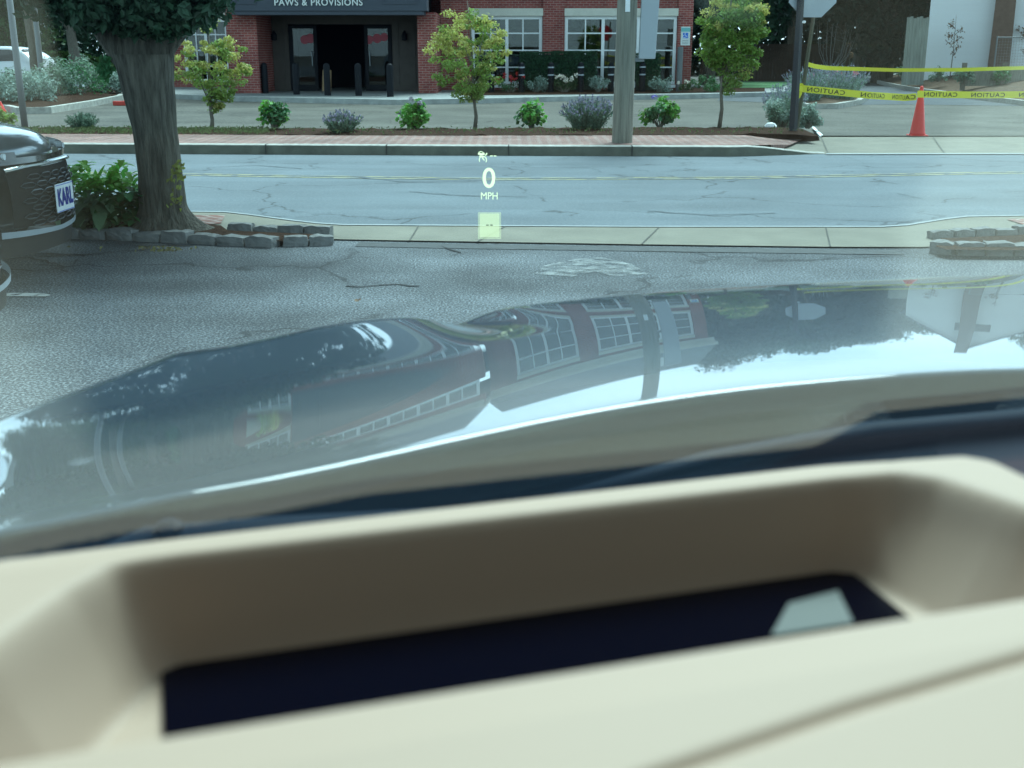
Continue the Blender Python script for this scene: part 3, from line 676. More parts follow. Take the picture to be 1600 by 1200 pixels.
# hedge and small plants by the windows
def hedge(u0, u1, vb, h, lab, seed):
    random.seed(seed); p0, p1 = P(u0, vb, .15), P(u1, vb, .15); y = 41.9; x0, x1 = X(u0, y), X(u1, y)
    o = empty('clipped_hedge', ((x0+x1)/2, y, .15), lab, 'hedge', 'clipped hedges under the shop windows'); m = MB(); W_ = (x1-x0)/2
    for _ in range(int(5200*W_)):
        x = random.uniform(-W_, W_); yy = random.choice((-.45, random.uniform(-.45, .45))); z = random.uniform(.2, h) if yy < -.44 else random.choice((h, random.uniform(.2, h)))
        p = Vector((x, yy, z)); p += Vector((0, .07*noise.noise(p*2.5+Vector((seed, 0, 0))), .07*noise.noise(p*2+Vector((0, seed, 0)))))
        m.leaf(p, Vector((random.uniform(-1, 1), -.6+random.uniform(-.6, .6), random.uniform(-.2, 1))), .07, .05)
    m.build('foliage', M_hedge, o)
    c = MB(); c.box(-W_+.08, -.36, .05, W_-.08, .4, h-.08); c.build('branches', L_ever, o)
hedge(812, 932, 146, 1.32, 'long clipped green hedge between the two left shop windows', 3); hedge(992, 1031, 146, 1.25, 'short clipped hedge right of the utility pole', 4)
def bedp(u, v): p = P(u, v, .16); p.y = min(p.y, 41.1); p.x = X(u, p.y); return p
silver = [('foliage', L_silver)]
bush('rose_bush', bedp(797, 144), 'red rose bush in the shop bed beside the middle maple', None, .55, .35, [('foliage', L_mid), ('foliage_dark', L_deep)], 500, .08, seed=11, flowers=(L_red, 12, .06))
bush('rose_bush', bedp(883, 144), 'white rose bush in the shop bed in front of the long hedge', None, .5, .35, [('foliage', L_mid)], 420, .08, seed=12, flowers=(L_wh, 11, .07))
bush('rose_bush', bedp(1073, 143), 'small white rose at the foot of the blue parking sign', None, .35, .2, [('foliage', L_mid)], 300, .08, seed=13, flowers=(L_wh, 4, .06))
for i, (u, lb) in enumerate(((838, 'silver leaved plant between red and white roses'), (935, 'silver leaved plant just left of the utility pole'), (1032, 'silver leaved plant right of the short hedge'))):
    bush('dusty_miller', bedp(u, 144), lb+' in the shop bed', 'silver plants in the shop bed', .5, .33, silver, 700, .09, .04, cat='plant', seed=20+i, lump=.45)
bush('groundcover_shrub', bedp(1110, 142), 'dark low shrub behind the right maple near the parking sign', None, .8, .35, [('foliage', L_deep)], 900, .08, seed=31)

# parking sign
p = P(1063, 143, .15); y = p.y
sg = empty('parking_sign', (X(1063, y), y, .15), 'white parking sign with a blue symbol on a grey post by the brick corner', 'sign')
MB().lathe([(.10, -.02), (.10, 1.45), (.09, 1.5)], n=14).build('post', M_gpole, sg)
zb, zt_ = Zv(71, y)-.15, Zv(42, y)-.15
bd = MB().box(-.02, -.13, zb, .30, -.10, zt_).build('sign_board', mat('sign_white', (.62, .68, .66), .5), sg, bevel=.008)
MB().box(-.018, -.134, zt_-.16, .298, -.131, zt_-.03).build('teal_header', mat('sign_teal', (.15, .45, .45), .5), bd)
cx_, cz_ = .14, (zb+zt_)/2+.02
wc = mat('sign_blue', (.02, .16, .62), .5); MB().box(cx_-.09, -.134, cz_-.09, cx_+.09, -.131, cz_+.09).build('blue_symbol', wc, bd)
ws = MB(); ws.tube([(cx_-.02, -.137, cz_+.065), (cx_-.02, -.1365, cz_-.01), (cx_+.035, -.137, cz_-.01), (cx_+.055, -.137, cz_-.06)], .009, n=6)
ws.tube([(cx_-.045+.05*math.cos(a)-0, -.137, cz_-.03+.045*math.sin(a)) for a in [2+i*.45 for i in range(10)]], .007, n=6); ws.lathe([(.001, 0), (.014, .008), (.014, .018), (.001, .026)], (cx_-.02, -.137, cz_+.06), n=8); ws.build('wheelchair_mark', M_white, bd)
tx = MB()
for i in range(3): tx.box(.03, -.134, zb+.05+i*.05, .25, -.131, zb+.065+i*.05)
tx.build('small_print', M_greym, bd)

# ================================================================== maples and bed shrubs
def maple(u, v, lab, h, crown, seed, n=46, nl=150, leaf=.075, cr=.26, trunk=.035, tips=(L_mapler, .3), lm=L_maple, fork=.28):
    p = P(u, v, .12); return limb_tree('young_maple', (p.x, p.y, .12), lab, 'young maples in the mulch bed', h, crown, trunk, lm, M_bark2, n, nl, leaf, cr=cr, seed=seed, tips=tips, fork=fork, vase=True)
maple(331, 200, 'young yellow green maple right of the big dark trunk', 2.1, (.08, 0, 1.10, .80, .6, .98), 41, n=90, nl=62, cr=.13, leaf=.062, fork=.15)
maple(742, 198, 'young orange tipped maple between the entrance and the shop window', 2.6, (-.12, 0, 1.25, .88, .7, 1.18), 42, n=120, nl=62, cr=.14, leaf=.062, fork=.15, tips=(L_mapler, .38))
maple(1124, 197, 'fuller yellow green young maple left of the stop sign', 3.2, (.16, 0, 1.68, .72, .65, 1.28), 43, n=150, nl=90, cr=.16, leaf=.062, fork=.2, tips=(L_mapler, .12), lm=leafm('leaf_maple_green', (.18, .28, .05), .35))
def bd_(u, v=200): return P(u, v, .17)
GS = 'flowering shrubs in the roadside mulch bed'
hy = [('foliage', L_green), ('foliage_dark', L_deep)]
bush('hydrangea', bd_(430, 203), 'compact green hydrangea without flowers, leftmost of the green ones', GS, .28, .30, hy, 900, .085, .06, seed=51, lump=.5)
bush('hydrangea', bd_(649, 202), 'round green hydrangea with two pale flower heads, left of the middle maple', GS, .28, .30, hy, 900, .09, .065, seed=52, lump=.5, flowers=(mat('flower_pale', (.45, .42, .48), .8), 4, .05))
bush('hydrangea', bd_(830, 199), 'uneven green hydrangea with a taller right side, right of the middle maple', GS, .28, .27, hy, 900, .09, .065, seed=53, lump=.5)
bush('hydrangea', bd_(1031, 197), 'green hydrangea with a blue flower just right of the utility pole', GS, .33, .31, [('foliage', L_green), ('foliage_dark', L_deep)], 950, .09, .065, seed=54, lump=.45, flowers=(L_blue, 2, .045))
spiky('butterfly_bush', bd_(535, 207), 'low grey green bush with purple sprigs between two hydrangeas', GS, .36, .36, L_grey, 120, L_lav, seed=55)
spiky('butterfly_bush', bd_(918, 202), 'wide grey green bush with purple sprigs left of the utility pole', GS, .52, .56, L_grey, 220, L_lav, seed=56)
spiky('butterfly_bush', bd_(130, 203), 'small sparse grey green bush left of the big trunk', GS, .30, .32, L_grey, 90, seed=57)
bush('yellow_shrub', bd_(-2, 200), 'yellow green shrub at the left edge behind the dark car', None, .42, .28, [('foliage', L_maple)], 900, .08, seed=58)
bush('silver_sage', P(1222, 198, .12), 'large silver green bush on the left of the stop sign post', 'silver bushes at the stop sign', .42, .34, [('foliage', L_silver), ('foliage_grey', L_grey)], 2200, .07, .03, seed=61, lump=.45)
bush('silver_sage', P(1262, 198, .12), 'silver green bush on the right of the stop sign post', 'silver bushes at the stop sign', .26, .24, silver, 1500, .07, .03, seed=62, lump=.45)
spiky('lavender', P(1225, 190, .1), 'pale lavender sprigs rising behind the silver bush at the stop sign', None, .5, .75, L_silver, 110, L_lav, seed=63)
for i, (u, v, lb) in enumerate(((1262, 158, 'left'), (1290, 156, 'middle'), (1318, 155, 'right'))):
    spiky('lavender', P(u, v, .15), lb+' lavender clump on the small island behind the stop sign', 'lavender on the small island', .75, 1.0, L_silver, 150, L_lav, seed=64+i)
for i, (u, lb) in enumerate(((1262, 'left'), (1312, 'right'))):
    bush('rose_bush', P(u, 152, .15), lb+' pink rose bush among the lavender of the small island', 'pink roses on the small island', .6, .42, [('foliage', L_mid)], 500, .08, seed=70+i, flowers=(L_pink, 9, .075))
# grass and weeds along left of bed
random.seed(5); gr = MB()
for _ in range(2600):
    u = random.uniform(-20, 420) if random.random() < .82 else random.uniform(420, 1260); v = random.uniform(201, 209); p = P(u, v, .19)
    gr.leaf(p+Vector((0, 0, random.uniform(0, .05))), Vector((random.uniform(-1, 1), -1, .3)), random.uniform(.03, .09), .02)
tag(gr.build('weeds', leafm('weed', (.12, .15, .06))), kind='stuff')
tag(o_, None)
# rock and white marker stones at the end of the bed
p = P(1204, 199, .16); MB().lathe([(.10, -.03), (.12, .02), (.08, .07), (.02, .09)], tuple(p), n=7, sy=.7).build('white_rock', M_white); tag(bpy.data.objects['white_rock'], 'white painted rock at the end of the mulch bed by the silver bush', 'rock')
struct(MB().add([P(u, v, .05) for u, v in ((1268, 198), (1272, 198), (1286, 211), (1281, 212))], [(0, 1, 2, 3)]).add([P(u, v, .05)-Vector((0, 0, .05)) for u, v in ((1268, 198), (1272, 198), (1286, 211), (1281, 212))], [(0, 1, 2, 3)]), 'bed_end_kerb', M_white)

# ================================================================== utility pole
p = P(972, 222, .15)
up = empty('utility_pole', (p.x, p.y, .15), 'thick weathered grey wooden utility pole at the brick kerb', 'utility pole')
tp = MB(); prof = [(i*.35) for i in range(29)]
tp.tube([(0.012*z, 0, z) for z in [-.1]+prof], [.165]+[.158-.0035*z for z in prof], n=22); tp.build('pole_shaft', M_pole, up, smooth=True)
zb = Zv(92, p.y)-.15
MB().add([(x, y, z) for z, x0, x1 in ((zb, .21, .46), (zb+2.3, .25, .55)) for x, y in ((x0, -.10), (x1, -.10), (x1, -.02), (x0, -.02))], [(0, 1, 2, 3), (4, 5, 6, 7), (0, 1, 5, 4), (1, 2, 6, 5), (2, 3, 7, 6), (3, 0, 4, 7)]).build('cabinet', mat('cabinet_grey', (.40, .44, .47), .6), up, bevel=.012)
br = MB(); br.box(.1, -.05, zb-.04, .3, -.03, zb+.02); br.box(.1, -.05, zb+1.2, .3, -.03, zb+1.26); br.build('bracket', M_greym, up)
tg = MB(); zt2 = Zv(19, p.y)-.15; tg.box(-.02, -.175, zt2, .05, -.165, zt2+.19); tg.build('white_tag', M_white, up)
am = MB(); am.box(-1.2, -.12, 9.1, 1.2, -.0, 9.22); am.build('crossarm', M_pole, up)

# ================================================================== stop sign (seen from behind) with its two posts
p = P(1239, 207, .15); Y0 = p.y
top = PY(1262, -150, Y0+.02)
ss = empty('stop_sign', (p.x, Y0, .12), 'back of an octagonal stop sign on a dark leaning post in the mulch bed', 'traffic sign')
b0 = Vector((0, 0, -.1)); b1 = Vector(PY(1251, 0, Y0))-Vector((p.x, Y0, .12)); b2 = b0.lerp(b1, 1.45)
MB().tube([b0, b1, b2], [.075, .06, .055], n=4).build('post', mat('dark_post', (.035, .04, .048), .6, spec=.25), ss)
c2 = PY(1272, -12, Y0+.02)-Vector((p.x, Y0, .12)); Ro = .43
oc = MB(); pts8 = [Vector((c2.x+Ro*math.cos(R_(22.5+45*k)), 0, c2.z+Ro*math.sin(R_(22.5+45*k)))) for k in range(8)]
oc.add([q+Vector((0, .07, 0)) for q in pts8]+[q+Vector((0, .078, 0)) for q in pts8], [tuple(range(8)), tuple(range(8, 16))]+[(i, (i+1) % 8, 8+(i+1) % 8, 8+i) for i in range(8)]); ob = oc.build('octagon_plate', M_alu, ss)
oc = MB(); oc.add([q+Vector((0, .081, 0)) for q in pts8], [tuple(range(8))]); oc.build('red_face', mat('stop_red', (.5, .02, .03), .5), ob)
MB().lathe([(.005, 0), (.03, .01), (.03, .04), (.005, .05)], tuple(PY(1254, 37, Y0)-Vector((p.x, Y0, .12))+Vector((.0, -.1, 0))), n=10).build('reflector', M_white, ss)
p2 = P(1244, 205, .12)
s2 = empty('wooden_stake', (p2.x, p2.y, .12), 'olive green stake leaning against the stop sign post, holding the tape', 'stake')
q1 = PY(1275, 0, p2.y-.12)-Vector((p2.x, p2.y, .12)); MB().tube([(0, 0, -.1), q1, Vector((0, 0, 0)).lerp(q1, 1.3)], [.035, .035, .035], n=4).build('shaft', mat('olive', (.07, .075, .045), .7), s2)

# ================================================================== caution tape and cone
cb = P(1433, 213); 
co_ = empty('traffic_cone', (cb.x, cb.y, .01), 'tall red orange traffic cone with caution tape tied near its top', 'traffic cone')
M_cone = mat('cone_red', (.75, .045, .035), .5, var=.06)
MB().lathe([(.15, .02), (.135, .05), (.030, .86), (.02, .885)], n=28).build('cone_body', M_cone, co_, smooth=True)
MB().box(-.155, -.155, 0, .155, .155, .022).build('base', M_cone, co_, bevel=.008)
M_tape = mat('tape_yellow', (.72, .70, .03), .45, emit=None); M_ink = mat('tape_ink', (.02, .02, .01), .6)
def ribbon(name, pts, width, lab, letters=True, tw=0.0, grp='yellow caution tapes'):
    pts = [Vector(q) for q in pts]; n = 60; path = []; tot = len(pts)-1
    acc = [0]
    for a, b in zip(pts[:-1], pts[1:]): acc.append(acc[-1]+(b-a).length)
    for i in range(n+1):
        s = acc[-1]*i/n; k = max(j for j in range(len(acc)) if acc[j] <= s+1e-6); k = min(k, tot-1); f = (s-acc[k])/(acc[k+1]-acc[k])
        path.append(pts[k].lerp(pts[k+1], f))
    def up(i):
        a = tw*math.sin(i/n*5.0); t = (path[min(i+1, n)]-path[max(i-1, 0)]).normalized(); u = Vector((0, 0, 1)); u = (u-t*u.dot(t)).normalized(); s = t.cross(u)
        return (u*math.cos(a)+s*math.sin(a))
    m = MB(); U = [up(i) for i in range(n+1)]
    lo = [q-U[i]*width/2 for i, q in enumerate(path)]; hi = [q+U[i]*width/2 for i, q in enumerate(path)]
    m.strip(lo, hi); root = m.build(name, M_tape); tag(root, lab, 'caution tape', grp)
    if letters:
        vs, fs = text('CAUTION', 1, 0, .012, mirror=True, spacing=1.15); wx = max(v.x for v in vs)-min(v.x for v in vs); hh = max(v.y for v in vs)
        unit = width*.62/hh; tl = wx*unit*1.25; pitch_ = tl*1.42; s = pitch_*.5; L0 = acc[-1]; mb = MB()
        nrm = Vector((0, -1, 0))
        while s+tl/2 < L0:
            w_ = []
            for v in vs:
                ss_ = s+v.x*unit*1.25; f = ss_/L0*n; k = min(n-1, max(0, int(f))); q = path[k].lerp(path[k+1], f-k); uu = U[k].lerp(U[k+1], f-k)
                w_.append(q+uu*(v.y*unit-width*.31)+nrm*.004)
            mb.add(w_, fs); s += pitch_
        mb.build('lettering', M_ink, root)
    return root
Yt = p2.y-.16
tz = lambda u, v, Y: PY(u, v, Y)
ribbon('caution_tape', [tz(1249, 138, Yt), tz(1300, 143, Yt-.1), tz(1360, 149, Yt-.25), tz(1415, 152.5, cb.y+.0), tz(1432, 151, cb.y-.1)], .12, 'lower yellow caution tape from the leaning stake to the cone')
ribbon('caution_tape', [tz(1433, 147, cb.y-.1), tz(1480, 147.8, cb.y), tz(1540, 148.5, cb.y+.1), tz(1620, 147.5, cb.y+.2), tz(1760, 143, cb.y+.4)], .12, 'yellow caution tape running right from the cone to the frame edge')
ribbon('caution_tape', [tz(1257, 99, Yt+.1), tz(1275, 104, Yt+.3), tz(1295, 106.5, Yt+.7), tz(1400, 109.5, Yt+2), tz(1500, 109, Yt+3), tz(1600, 106, Yt+4), tz(1720, 101, Yt+5)], .075, 'upper narrow yellow tape stretched high above the drive', letters=False, tw=.5)
ribbon('caution_tape', [tz(1248, 134, Yt-.02), tz(1253, 134, Yt-.05), tz(1250, 144, Yt-.07), tz(1246, 152, Yt-.07)], .09, 'short hanging end of yellow tape wrapped on the stake', letters=False)

# ================================================================== left lamp posts
def lamp(u0, v0, u1, v1, Y, r, lab):
    a = PY(u0, v0, Y); b = PY(u1, v1, Y); a.z = max(a.z, 0); d = (b-a).normalized(); o = empty('lamp_post', a, lab, 'lamp post', None)
    Lh = 5.2; MB().tube([d*-.1, d*1.0, d*Lh], [r, r, r*.8], n=14).build('post', M_greym, o, smooth=True)
    hd = MB(); hd.tube([d*Lh, d*Lh+Vector((.05, 0, .2)), d*Lh+Vector((.5, -.1, .35))], [.05, .05, .05]); hd.box(d.x*Lh+.4, -.3, d.z*Lh+.26, d.x*Lh+1.0, .1, d.z*Lh+.40); hd.build('lamp_head', M_gpole, o)
p = P(39, 199, .1); lamp(39, 199, 15, 0, p.y, .062, 'near grey metal pole leaning left behind the dark car')
lamp(68, 145, 53, 5, P(68, 146).y, .10, 'farther grey pole standing in the left planted island')
random.seed(9)
t_ = MB(); p = P(58, 139, .15); t_.tube([(0, 0, 0), (0, 0, 1.5), (-.1, 0, 3.5), (-.1, 0, 6)], [.18, .15, .15, .1], n=10)
to = empty('street_tree', p, 'thin pale trunk beside the farther grey pole', 'tree'); t_.build('trunk', M_bark2, to, smooth=True)
a = MB()
for _ in range(16): clump(a, (random.uniform(-1.8, 1.8), random.uniform(-1.5, 1.5), random.uniform(3.8, 7)), .9, 150, .18, .11)
a.build('crown', L_mid, to)

# left island planting
G1 = 'plants on the left island'
for i, (u, v, rx, rz, ms, lb) in enumerate(((5, 160, .9, .5, silver, 'silver mound at the left edge of the left island'), (34, 161, .7, .5, silver, 'silver mound just behind the near grey pole'), (60, 160, .7, .5, silver, 'silver mound right of the near grey pole'),
        (92, 153, .9, .7, [('foliage', L_grey)], 'grey green shrub right of the farther pole'), (118, 150, 1.0, .9, [('foliage', L_deep), ('foliage_grey', L_grey)], 'dark green shrub in the middle of the left island'),
        (145, 147, .9, .7, [('foliage', L_grey)], 'grey green shrub right of the dark one on the left island'), (168, 145, .8, .6, [('foliage', L_mid)], 'olive green shrub near the right end of the left island'), (185, 146, .6, .45, silver, 'small silver shrub next to the big trunk on the left island'), (30, 152, 1.2, .5, [('foliage', L_grey)], 'low grey green plant in front of the white car'))):
    bush('island_shrub', P(u, v, .16), lb, G1, rx, rz, ms, 1100, .11, .05, seed=80+i, lump=.5)
# small red objects seen on the far lot
o = MB(); p = P(194, 165); o.box(p.x-.3, p.y-.08, 0, p.x+.3, p.y+.08, .13); tag(o.build('wheel_stop', mat('red_paint', (.6, .06, .04), .6), bevel=.02), 'low red painted block on the far lot against the big trunk', 'parking block')
p = P(2, 176); o = MB(); o.lathe([(.14, 0), (.12, .04), (.03, .26), (.02, .28)], (p.x, p.y, 0), n=16); tag(o.build('small_cone', M_cone, smooth=True), 'small orange cone top at the left edge behind the yellow shrub', 'traffic cone')
# round white roadside sign
p = P(86, 95, .03); o = empty('roadside_sign', p, 'small white oval sign on a thin stake beyond the side street', 'sign'); y = p.y
MB().tube([(0, 0, 0), (0, 0, .8)], .03).build('stake', M_gpole, o); MB().lathe([(.02, .7), (.16, .8), (.2, 1.0), (.14, 1.2), (.02, 1.28)], n=14, sy=.2).build('panel', M_white, o)

# ================================================================== background trees
def bgtree(u, Y, lab, h, w_, lm, grp, seed, zc=.56, trunk=.3, nc=46, nl=220, leaf=.34, rz=None, bark=M_bark):
    x = X(u, Y); return limb_tree('background_tree', (x, Y, 0), lab, grp, h, (0, 0, h*zc, w_, w_*.7, rz or h*.42), trunk, lm, bark, nc, nl, leaf, cr=w_*.36, seed=seed, fork=.22)
GB = 'dark trees behind the shop'
bgtree(1105, 50, 'dark tree filling the gap right of the brick corner', 11, 3.2, L_ever, GB, 101)
bgtree(1170, 58, 'mid green tree above the low brown fence', 12, 4.0, L_dark, GB, 102, nl=260)
bgtree(1235, 70, 'tall tree directly behind the stop sign', 14, 5, L_ever, GB, 103, nl=260, leaf=.4)
bgtree(1310, 62, 'tall dark evergreen behind the bare shrub', 13, 4.2, L_ever, GB, 104, zc=.5, nl=300, leaf=.4)
bgtree(1375, 58, 'dark evergreen left of the tall wooden fence', 11, 3.4, L_ever, GB, 105, zc=.5, nl=300)
bgtree(1420, 70, 'evergreen rising behind the tall wooden fence', 12, 4, L_dark, GB, 106, nl=260)
bgtree(1760, 55, 'broad tree right of the white house', 11, 4, L_mid, GB, 107)
GL = 'street trees beyond the side street'
bgtree(114, 82, 'grey trunked tree in the dark mulch beyond the side street', 11, 5.5, L_dark, GL, 111, zc=.62, nc=60, trunk=.38, leaf=.4, bark=M_bark2)
bgtree(20, 95, 'tree behind the near grey pole at the left edge', 12, 6, L_mid, GL, 112, zc=.55, nc=60, leaf=.45)
bgtree(210, 90, 'dark tree seen behind the fork of the big trunk', 12, 6, L_dark, GL, 113, zc=.55, nc=60, leaf=.45)
bgtree(-90, 80, 'green tree past the left frame edge above the white car', 12, 6, L_mid, GL, 114, zc=.55, nc=50, leaf=.45)
bgtree(270, 72, 'dark tree between the big trunk and the shop', 10, 4, L_ever, GL, 115, zc=.5, nc=50)
random.seed(3)
def hedgerow(u0, u1, Y, h, lm, lab, n=5000, leaf=.25, cat='hedge', nm='hedgerow', yd=1.0):
    m = MB(); x0, x1 = X(u0, Y), X(u1, Y)
    for _ in range(n):
        x = random.uniform(x0, x1); hh = h*(.75+.5*noise.noise(Vector((x*.35, Y, 0)))); z = random.uniform(0, hh); m.leaf(Vector((x, Y+random.uniform(-yd, yd)*(1-.5*z/h), z)), Vector((random.uniform(-1, 1), random.uniform(-1, .2), random.uniform(-.3, 1))), leaf, leaf*.6)
    tag(m.build(nm, lm), lab, cat)
hedgerow(60, 260, 88, 1.7, leafm('leaf_yellow_green', (.09, .15, .03)), 'bright green hedge row beyond the side street', leaf=.3)  # one even brighter green for these hedge leaves
hedgerow(-120, 300, 105, 6, L_dark, 'tall dark hedge row closing the view on the left', 9000, .55, nm='tall_hedgerow')
hedgerow(1060, 1480, 78, 8, L_ever, 'tall dark wall of foliage behind the fence on the right', 12000, .5, nm='tall_hedgerow')
# building behind on the far left, pale
hb = empty('far_house', (X(-40, 120), 120, 0), 'pale house glimpsed between trees on the far left', 'house'); MB().box(-7, 0, 0, 9, 8, 5).build('wall', mat('pale_siding', (.35, .37, .36), .8), hb); MB().add([(-7.4, -.4, 5), (9.4, -.4, 5), (9.4, 8.4, 5), (-7.4, 8.4, 5), (-7.4, 4, 8), (9.4, 4, 8)], [(0, 1, 5, 4), (3, 4, 5, 2), (0, 4, 3), (1, 2, 5), (0, 3, 2, 1)]).build('roof', M_roof, hb)
for i in range(4): MB().box(-5.6+i*3.6, -.03, 1, -4.4+i*3.6, -.003, 2.6).build('window', M_dark, hb)

# low brown fence behind lawn
fe = MB(); Y = 62
for i in range(34): fe.box(X(1178, Y)+i*.145, Y, 0, X(1178, Y)+i*.145+.135, Y+.03, Zv(72, Y)+.1)
tag(fe.build('board_fence', mat('fence_brown', (.09, .065, .05), .9, var=.2)), 'low brown board fence behind the green lawn strip', 'fence')
# tall cedar fence panel
Y = 47.5; fo = empty('cedar_fence', (X(1430, Y), Y, 0), 'tall grey wooden fence panel left of the white house', 'fence'); x0, x1 = X(1413, Y), X(1448, Y)
fb = MB(); nb = 7
for i in range(nb):
    a = x0+(x1-x0)*i/nb-X(1430, Y); fb.box(a, 0, .2, a+(x1-x0)/nb-.012, .03, Zv(27, Y)+.04*math.sin(i*2.1))
fb.build('board', mat('cedar', (.25, .27, .23), .9, var=.3, vscale=3, stretch=(4, 4, .4)), fo); MB().box(x0-X(1430, Y)-.02, .035, 1, x1-X(1430, Y), .1, 1.12).build('rail', M_pole, fo)
# white gable house
Y = 50; hx0, hx1 = X(1447, Y), X(1447, Y)+6.2; hc = (hx0+hx1)/2
ho = empty('white_house', (hc, Y, 0), 'white gabled house with brown corner chimney on the right', 'house')
ho.location = Vector((hx0, Y, 0))+Matrix.Rotation(R_(-21), 3, 'Z') @ Vector((hc-hx0, 0, 0)); ho.rotation_euler.z = R_(-21)
M_hw = mat('white_siding', (.86, .88, .88), .7, var=.03, stretch=(.2, .2, 9), vscale=2)
a_, b_ = hx0-hc, hx1-hc
MB().add([(a_, 0, 0), (b_, 0, 0), (b_, 0, 5), (0, 0, 9), (a_, 0, 5), (a_, 10, 0), (b_, 10, 0), (b_, 10, 5), (0, 10, 9), (a_, 10, 5)], [(0, 1, 2, 3, 4), (5, 9, 8, 7, 6), (0, 4, 9, 5), (1, 6, 7, 2)]).build('wall', M_hw, ho)
MB().add([(a_-.3, -.3, 4.7), (0, -.3, 9.08), (0, 10.3, 9.08), (a_-.3, 10.3, 4.7), (b_+.3, -.3, 4.7), (b_+.3, 10.3, 4.7), (a_-.3, -.3, 4.55), (0, -.3, 8.9), (0, 10.3, 8.9), (a_-.3, 10.3, 4.55), (b_+.3, -.3, 4.55), (b_+.3, 10.3, 4.55)],
   [(0, 1, 2, 3), (1, 4, 5, 2), (6, 9, 8, 7), (7, 8, 11, 10), (0, 6, 7, 1), (1, 7, 10, 4), (3, 2, 8, 9), (2, 5, 11, 8)]).build('roof', M_roof, ho)
xc = X(1554, Y)-hc
ch_ = MB(); ch_.add([(xc-.42, -.55, 0), (xc+.42, -.55, 0), (xc+.42, -.004, 0), (xc-.42, -.004, 0), (xc-.3, -.55, 9.6), (xc+.3, -.55, 9.6), (xc+.3, -.004, 9.6), (xc-.3, -.004, 9.6)], [(0, 1, 2, 3), (4, 5, 6, 7), (0, 1, 5, 4), (1, 2, 6, 5), (2, 3, 7, 6), (3, 0, 4, 7)]); ch_.build('chimney', mat('chimney_brown', (.17, .11, .085), .9, var=.15, vscale=8), ho)
w_ = MB(); w_.box(-.9, -.05, 5.4, .9, -.004, 6.6); wf = w_.build('window', M_white, ho); MB().box(-.8, -.06, 5.5, -.05, -.052, 6.5).box(.05, -.06, 5.5, .8, -.052, 6.5).build('pane', M_dark, wf)
MB().tube([(X(1540, Y)-hc, -.06, .3), (X(1545, Y)-hc, -.06, 6)], .04).build('downpipe', M_brown, ho)
# retaining timber wall, wire fence
Y = 41; rw = empty('timber_wall', (X(1560, Y), Y, 0), 'low grey timber retaining wall below the white house', 'retaining wall')
for k in range(3): MB().box(X(1508, Y)-X(1560, Y)-.1*k, -.02*k, .35+k*.2, 5.2, .16, .545+k*.2).build('timber', M_pole, rw)
for u in (1508, 1571): MB().box(X(u, Y)-X(1560, Y)-.08, -.12, .2, X(u, Y)-X(1560, Y)+.08, -.062, 1.12).build('post', M_bark2, rw)
Y = 45; wf_ = empty('wire_fence', (X(1570, Y), Y, .5), 'thin wire fence in front of the white house behind the timber wall', 'fence'); x0 = X(1556, Y)-X(1570, Y)
for k in range(4): MB().tube([(x0+k*1.15, 0, 0), (x0+k*1.15, 0, 1.55)], .03, n=6).build('post', M_greym, wf_)
rl = MB(); rl.tube([(x0, 0, 1.5), (x0+3.45, 0, 1.5)], .02, n=6); rl.build('rail', M_greym, wf_)
ms = MB()
for i in range(34): ms.tube([(x0+i*.105, 0, .05), (x0+i*.105, 0, 1.48)], .004, n=3, caps=False)
for i in range(14): ms.tube([(x0, 0, .08+i*.105), (x0+3.45, 0, .08+i*.105)], .004, n=3, caps=False)
ms.build('mesh_panel', M_greym, wf_)

def twig_tree(base, lab, h, spread, n, bark, lm, nl, seed, nm='bare_sapling', grp='bare saplings on the right', vase=False):
    random.seed(seed); t = empty(nm, base, lab, 'tree', grp); m = MB(); lf = MB(); r0 = .022 if not vase else .035
    if not vase: m.tube([(0, 0, -.05), (.03, 0, h*.5), (0, 0, h)], [r0, r0*.7, r0*.2], n=5)
    for i in range(n):
        a = random.uniform(0, 6.28); z0 = h*random.uniform(.0, .12) if vase else h*random.uniform(.2, .85); s = spread*random.uniform(.5, 1)*(1 if vase else 1-z0/h*.5)
        e = Vector((math.cos(a)*s, math.sin(a)*s*.7, z0+(h*random.uniform(.6, 1) if vase else s*random.uniform(.3, 1.0)))); st_ = Vector((0, 0, z0)); mid = st_.lerp(e, .45)+Vector((math.cos(a)*s*.25 if vase else 0, 0, -.03*h if vase else .02))
        m.tube([st_, mid, e], [r0*.7, r0*.45, r0*.15], n=4, caps=False)
        for k in range(3):
            q = st_.lerp(e, random.uniform(.4, .95)); e2 = q+Vector((random.uniform(-.3, .3), random.uniform(-.2, .2), random.uniform(.05, .35)))*spread; m.tube([q, e2], [r0*.25, r0*.1], n=3, caps=False)
            for _ in range(nl): lf.leaf(q.lerp(e2, random.random())+Vector((random.gauss(0, .04), random.gauss(0, .04), random.gauss(0, .04))), Vector((random.uniform(-1, 1), random.uniform(-1, 1), .4)), .09, .05)
    m.build('branches', bark, t)
    if lf.v: lf.build('foliage', lm, t)
M_silverbark = mat('silver_bark', (.33, .33, .32), .9)
twig_tree(P(1296, 124, .1), 'bare silvery multi stem shrub behind the lavender island', 3.2, 1.3, 16, M_silverbark, L_dry, 1, 121, nm='bare_shrub', grp=None, vase=True)
twig_tree(P(1325, 118, .1), 'thin sapling with rusty leaves right of the bare silvery shrub', 2.0, .6, 7, M_bark2, L_dry, 5, 122)
twig_tree(P(1404, 120, .3), 'thin sapling with dry rusty leaves left of the tall wooden fence', 2.9, .9, 9, M_bark2, L_dry, 5, 123)
twig_tree(P(1484, 124, .4), 'sparse sapling before the white wall right of the wooden fence', 2.5, .7, 9, M_bark2, L_dry, 6, 124)
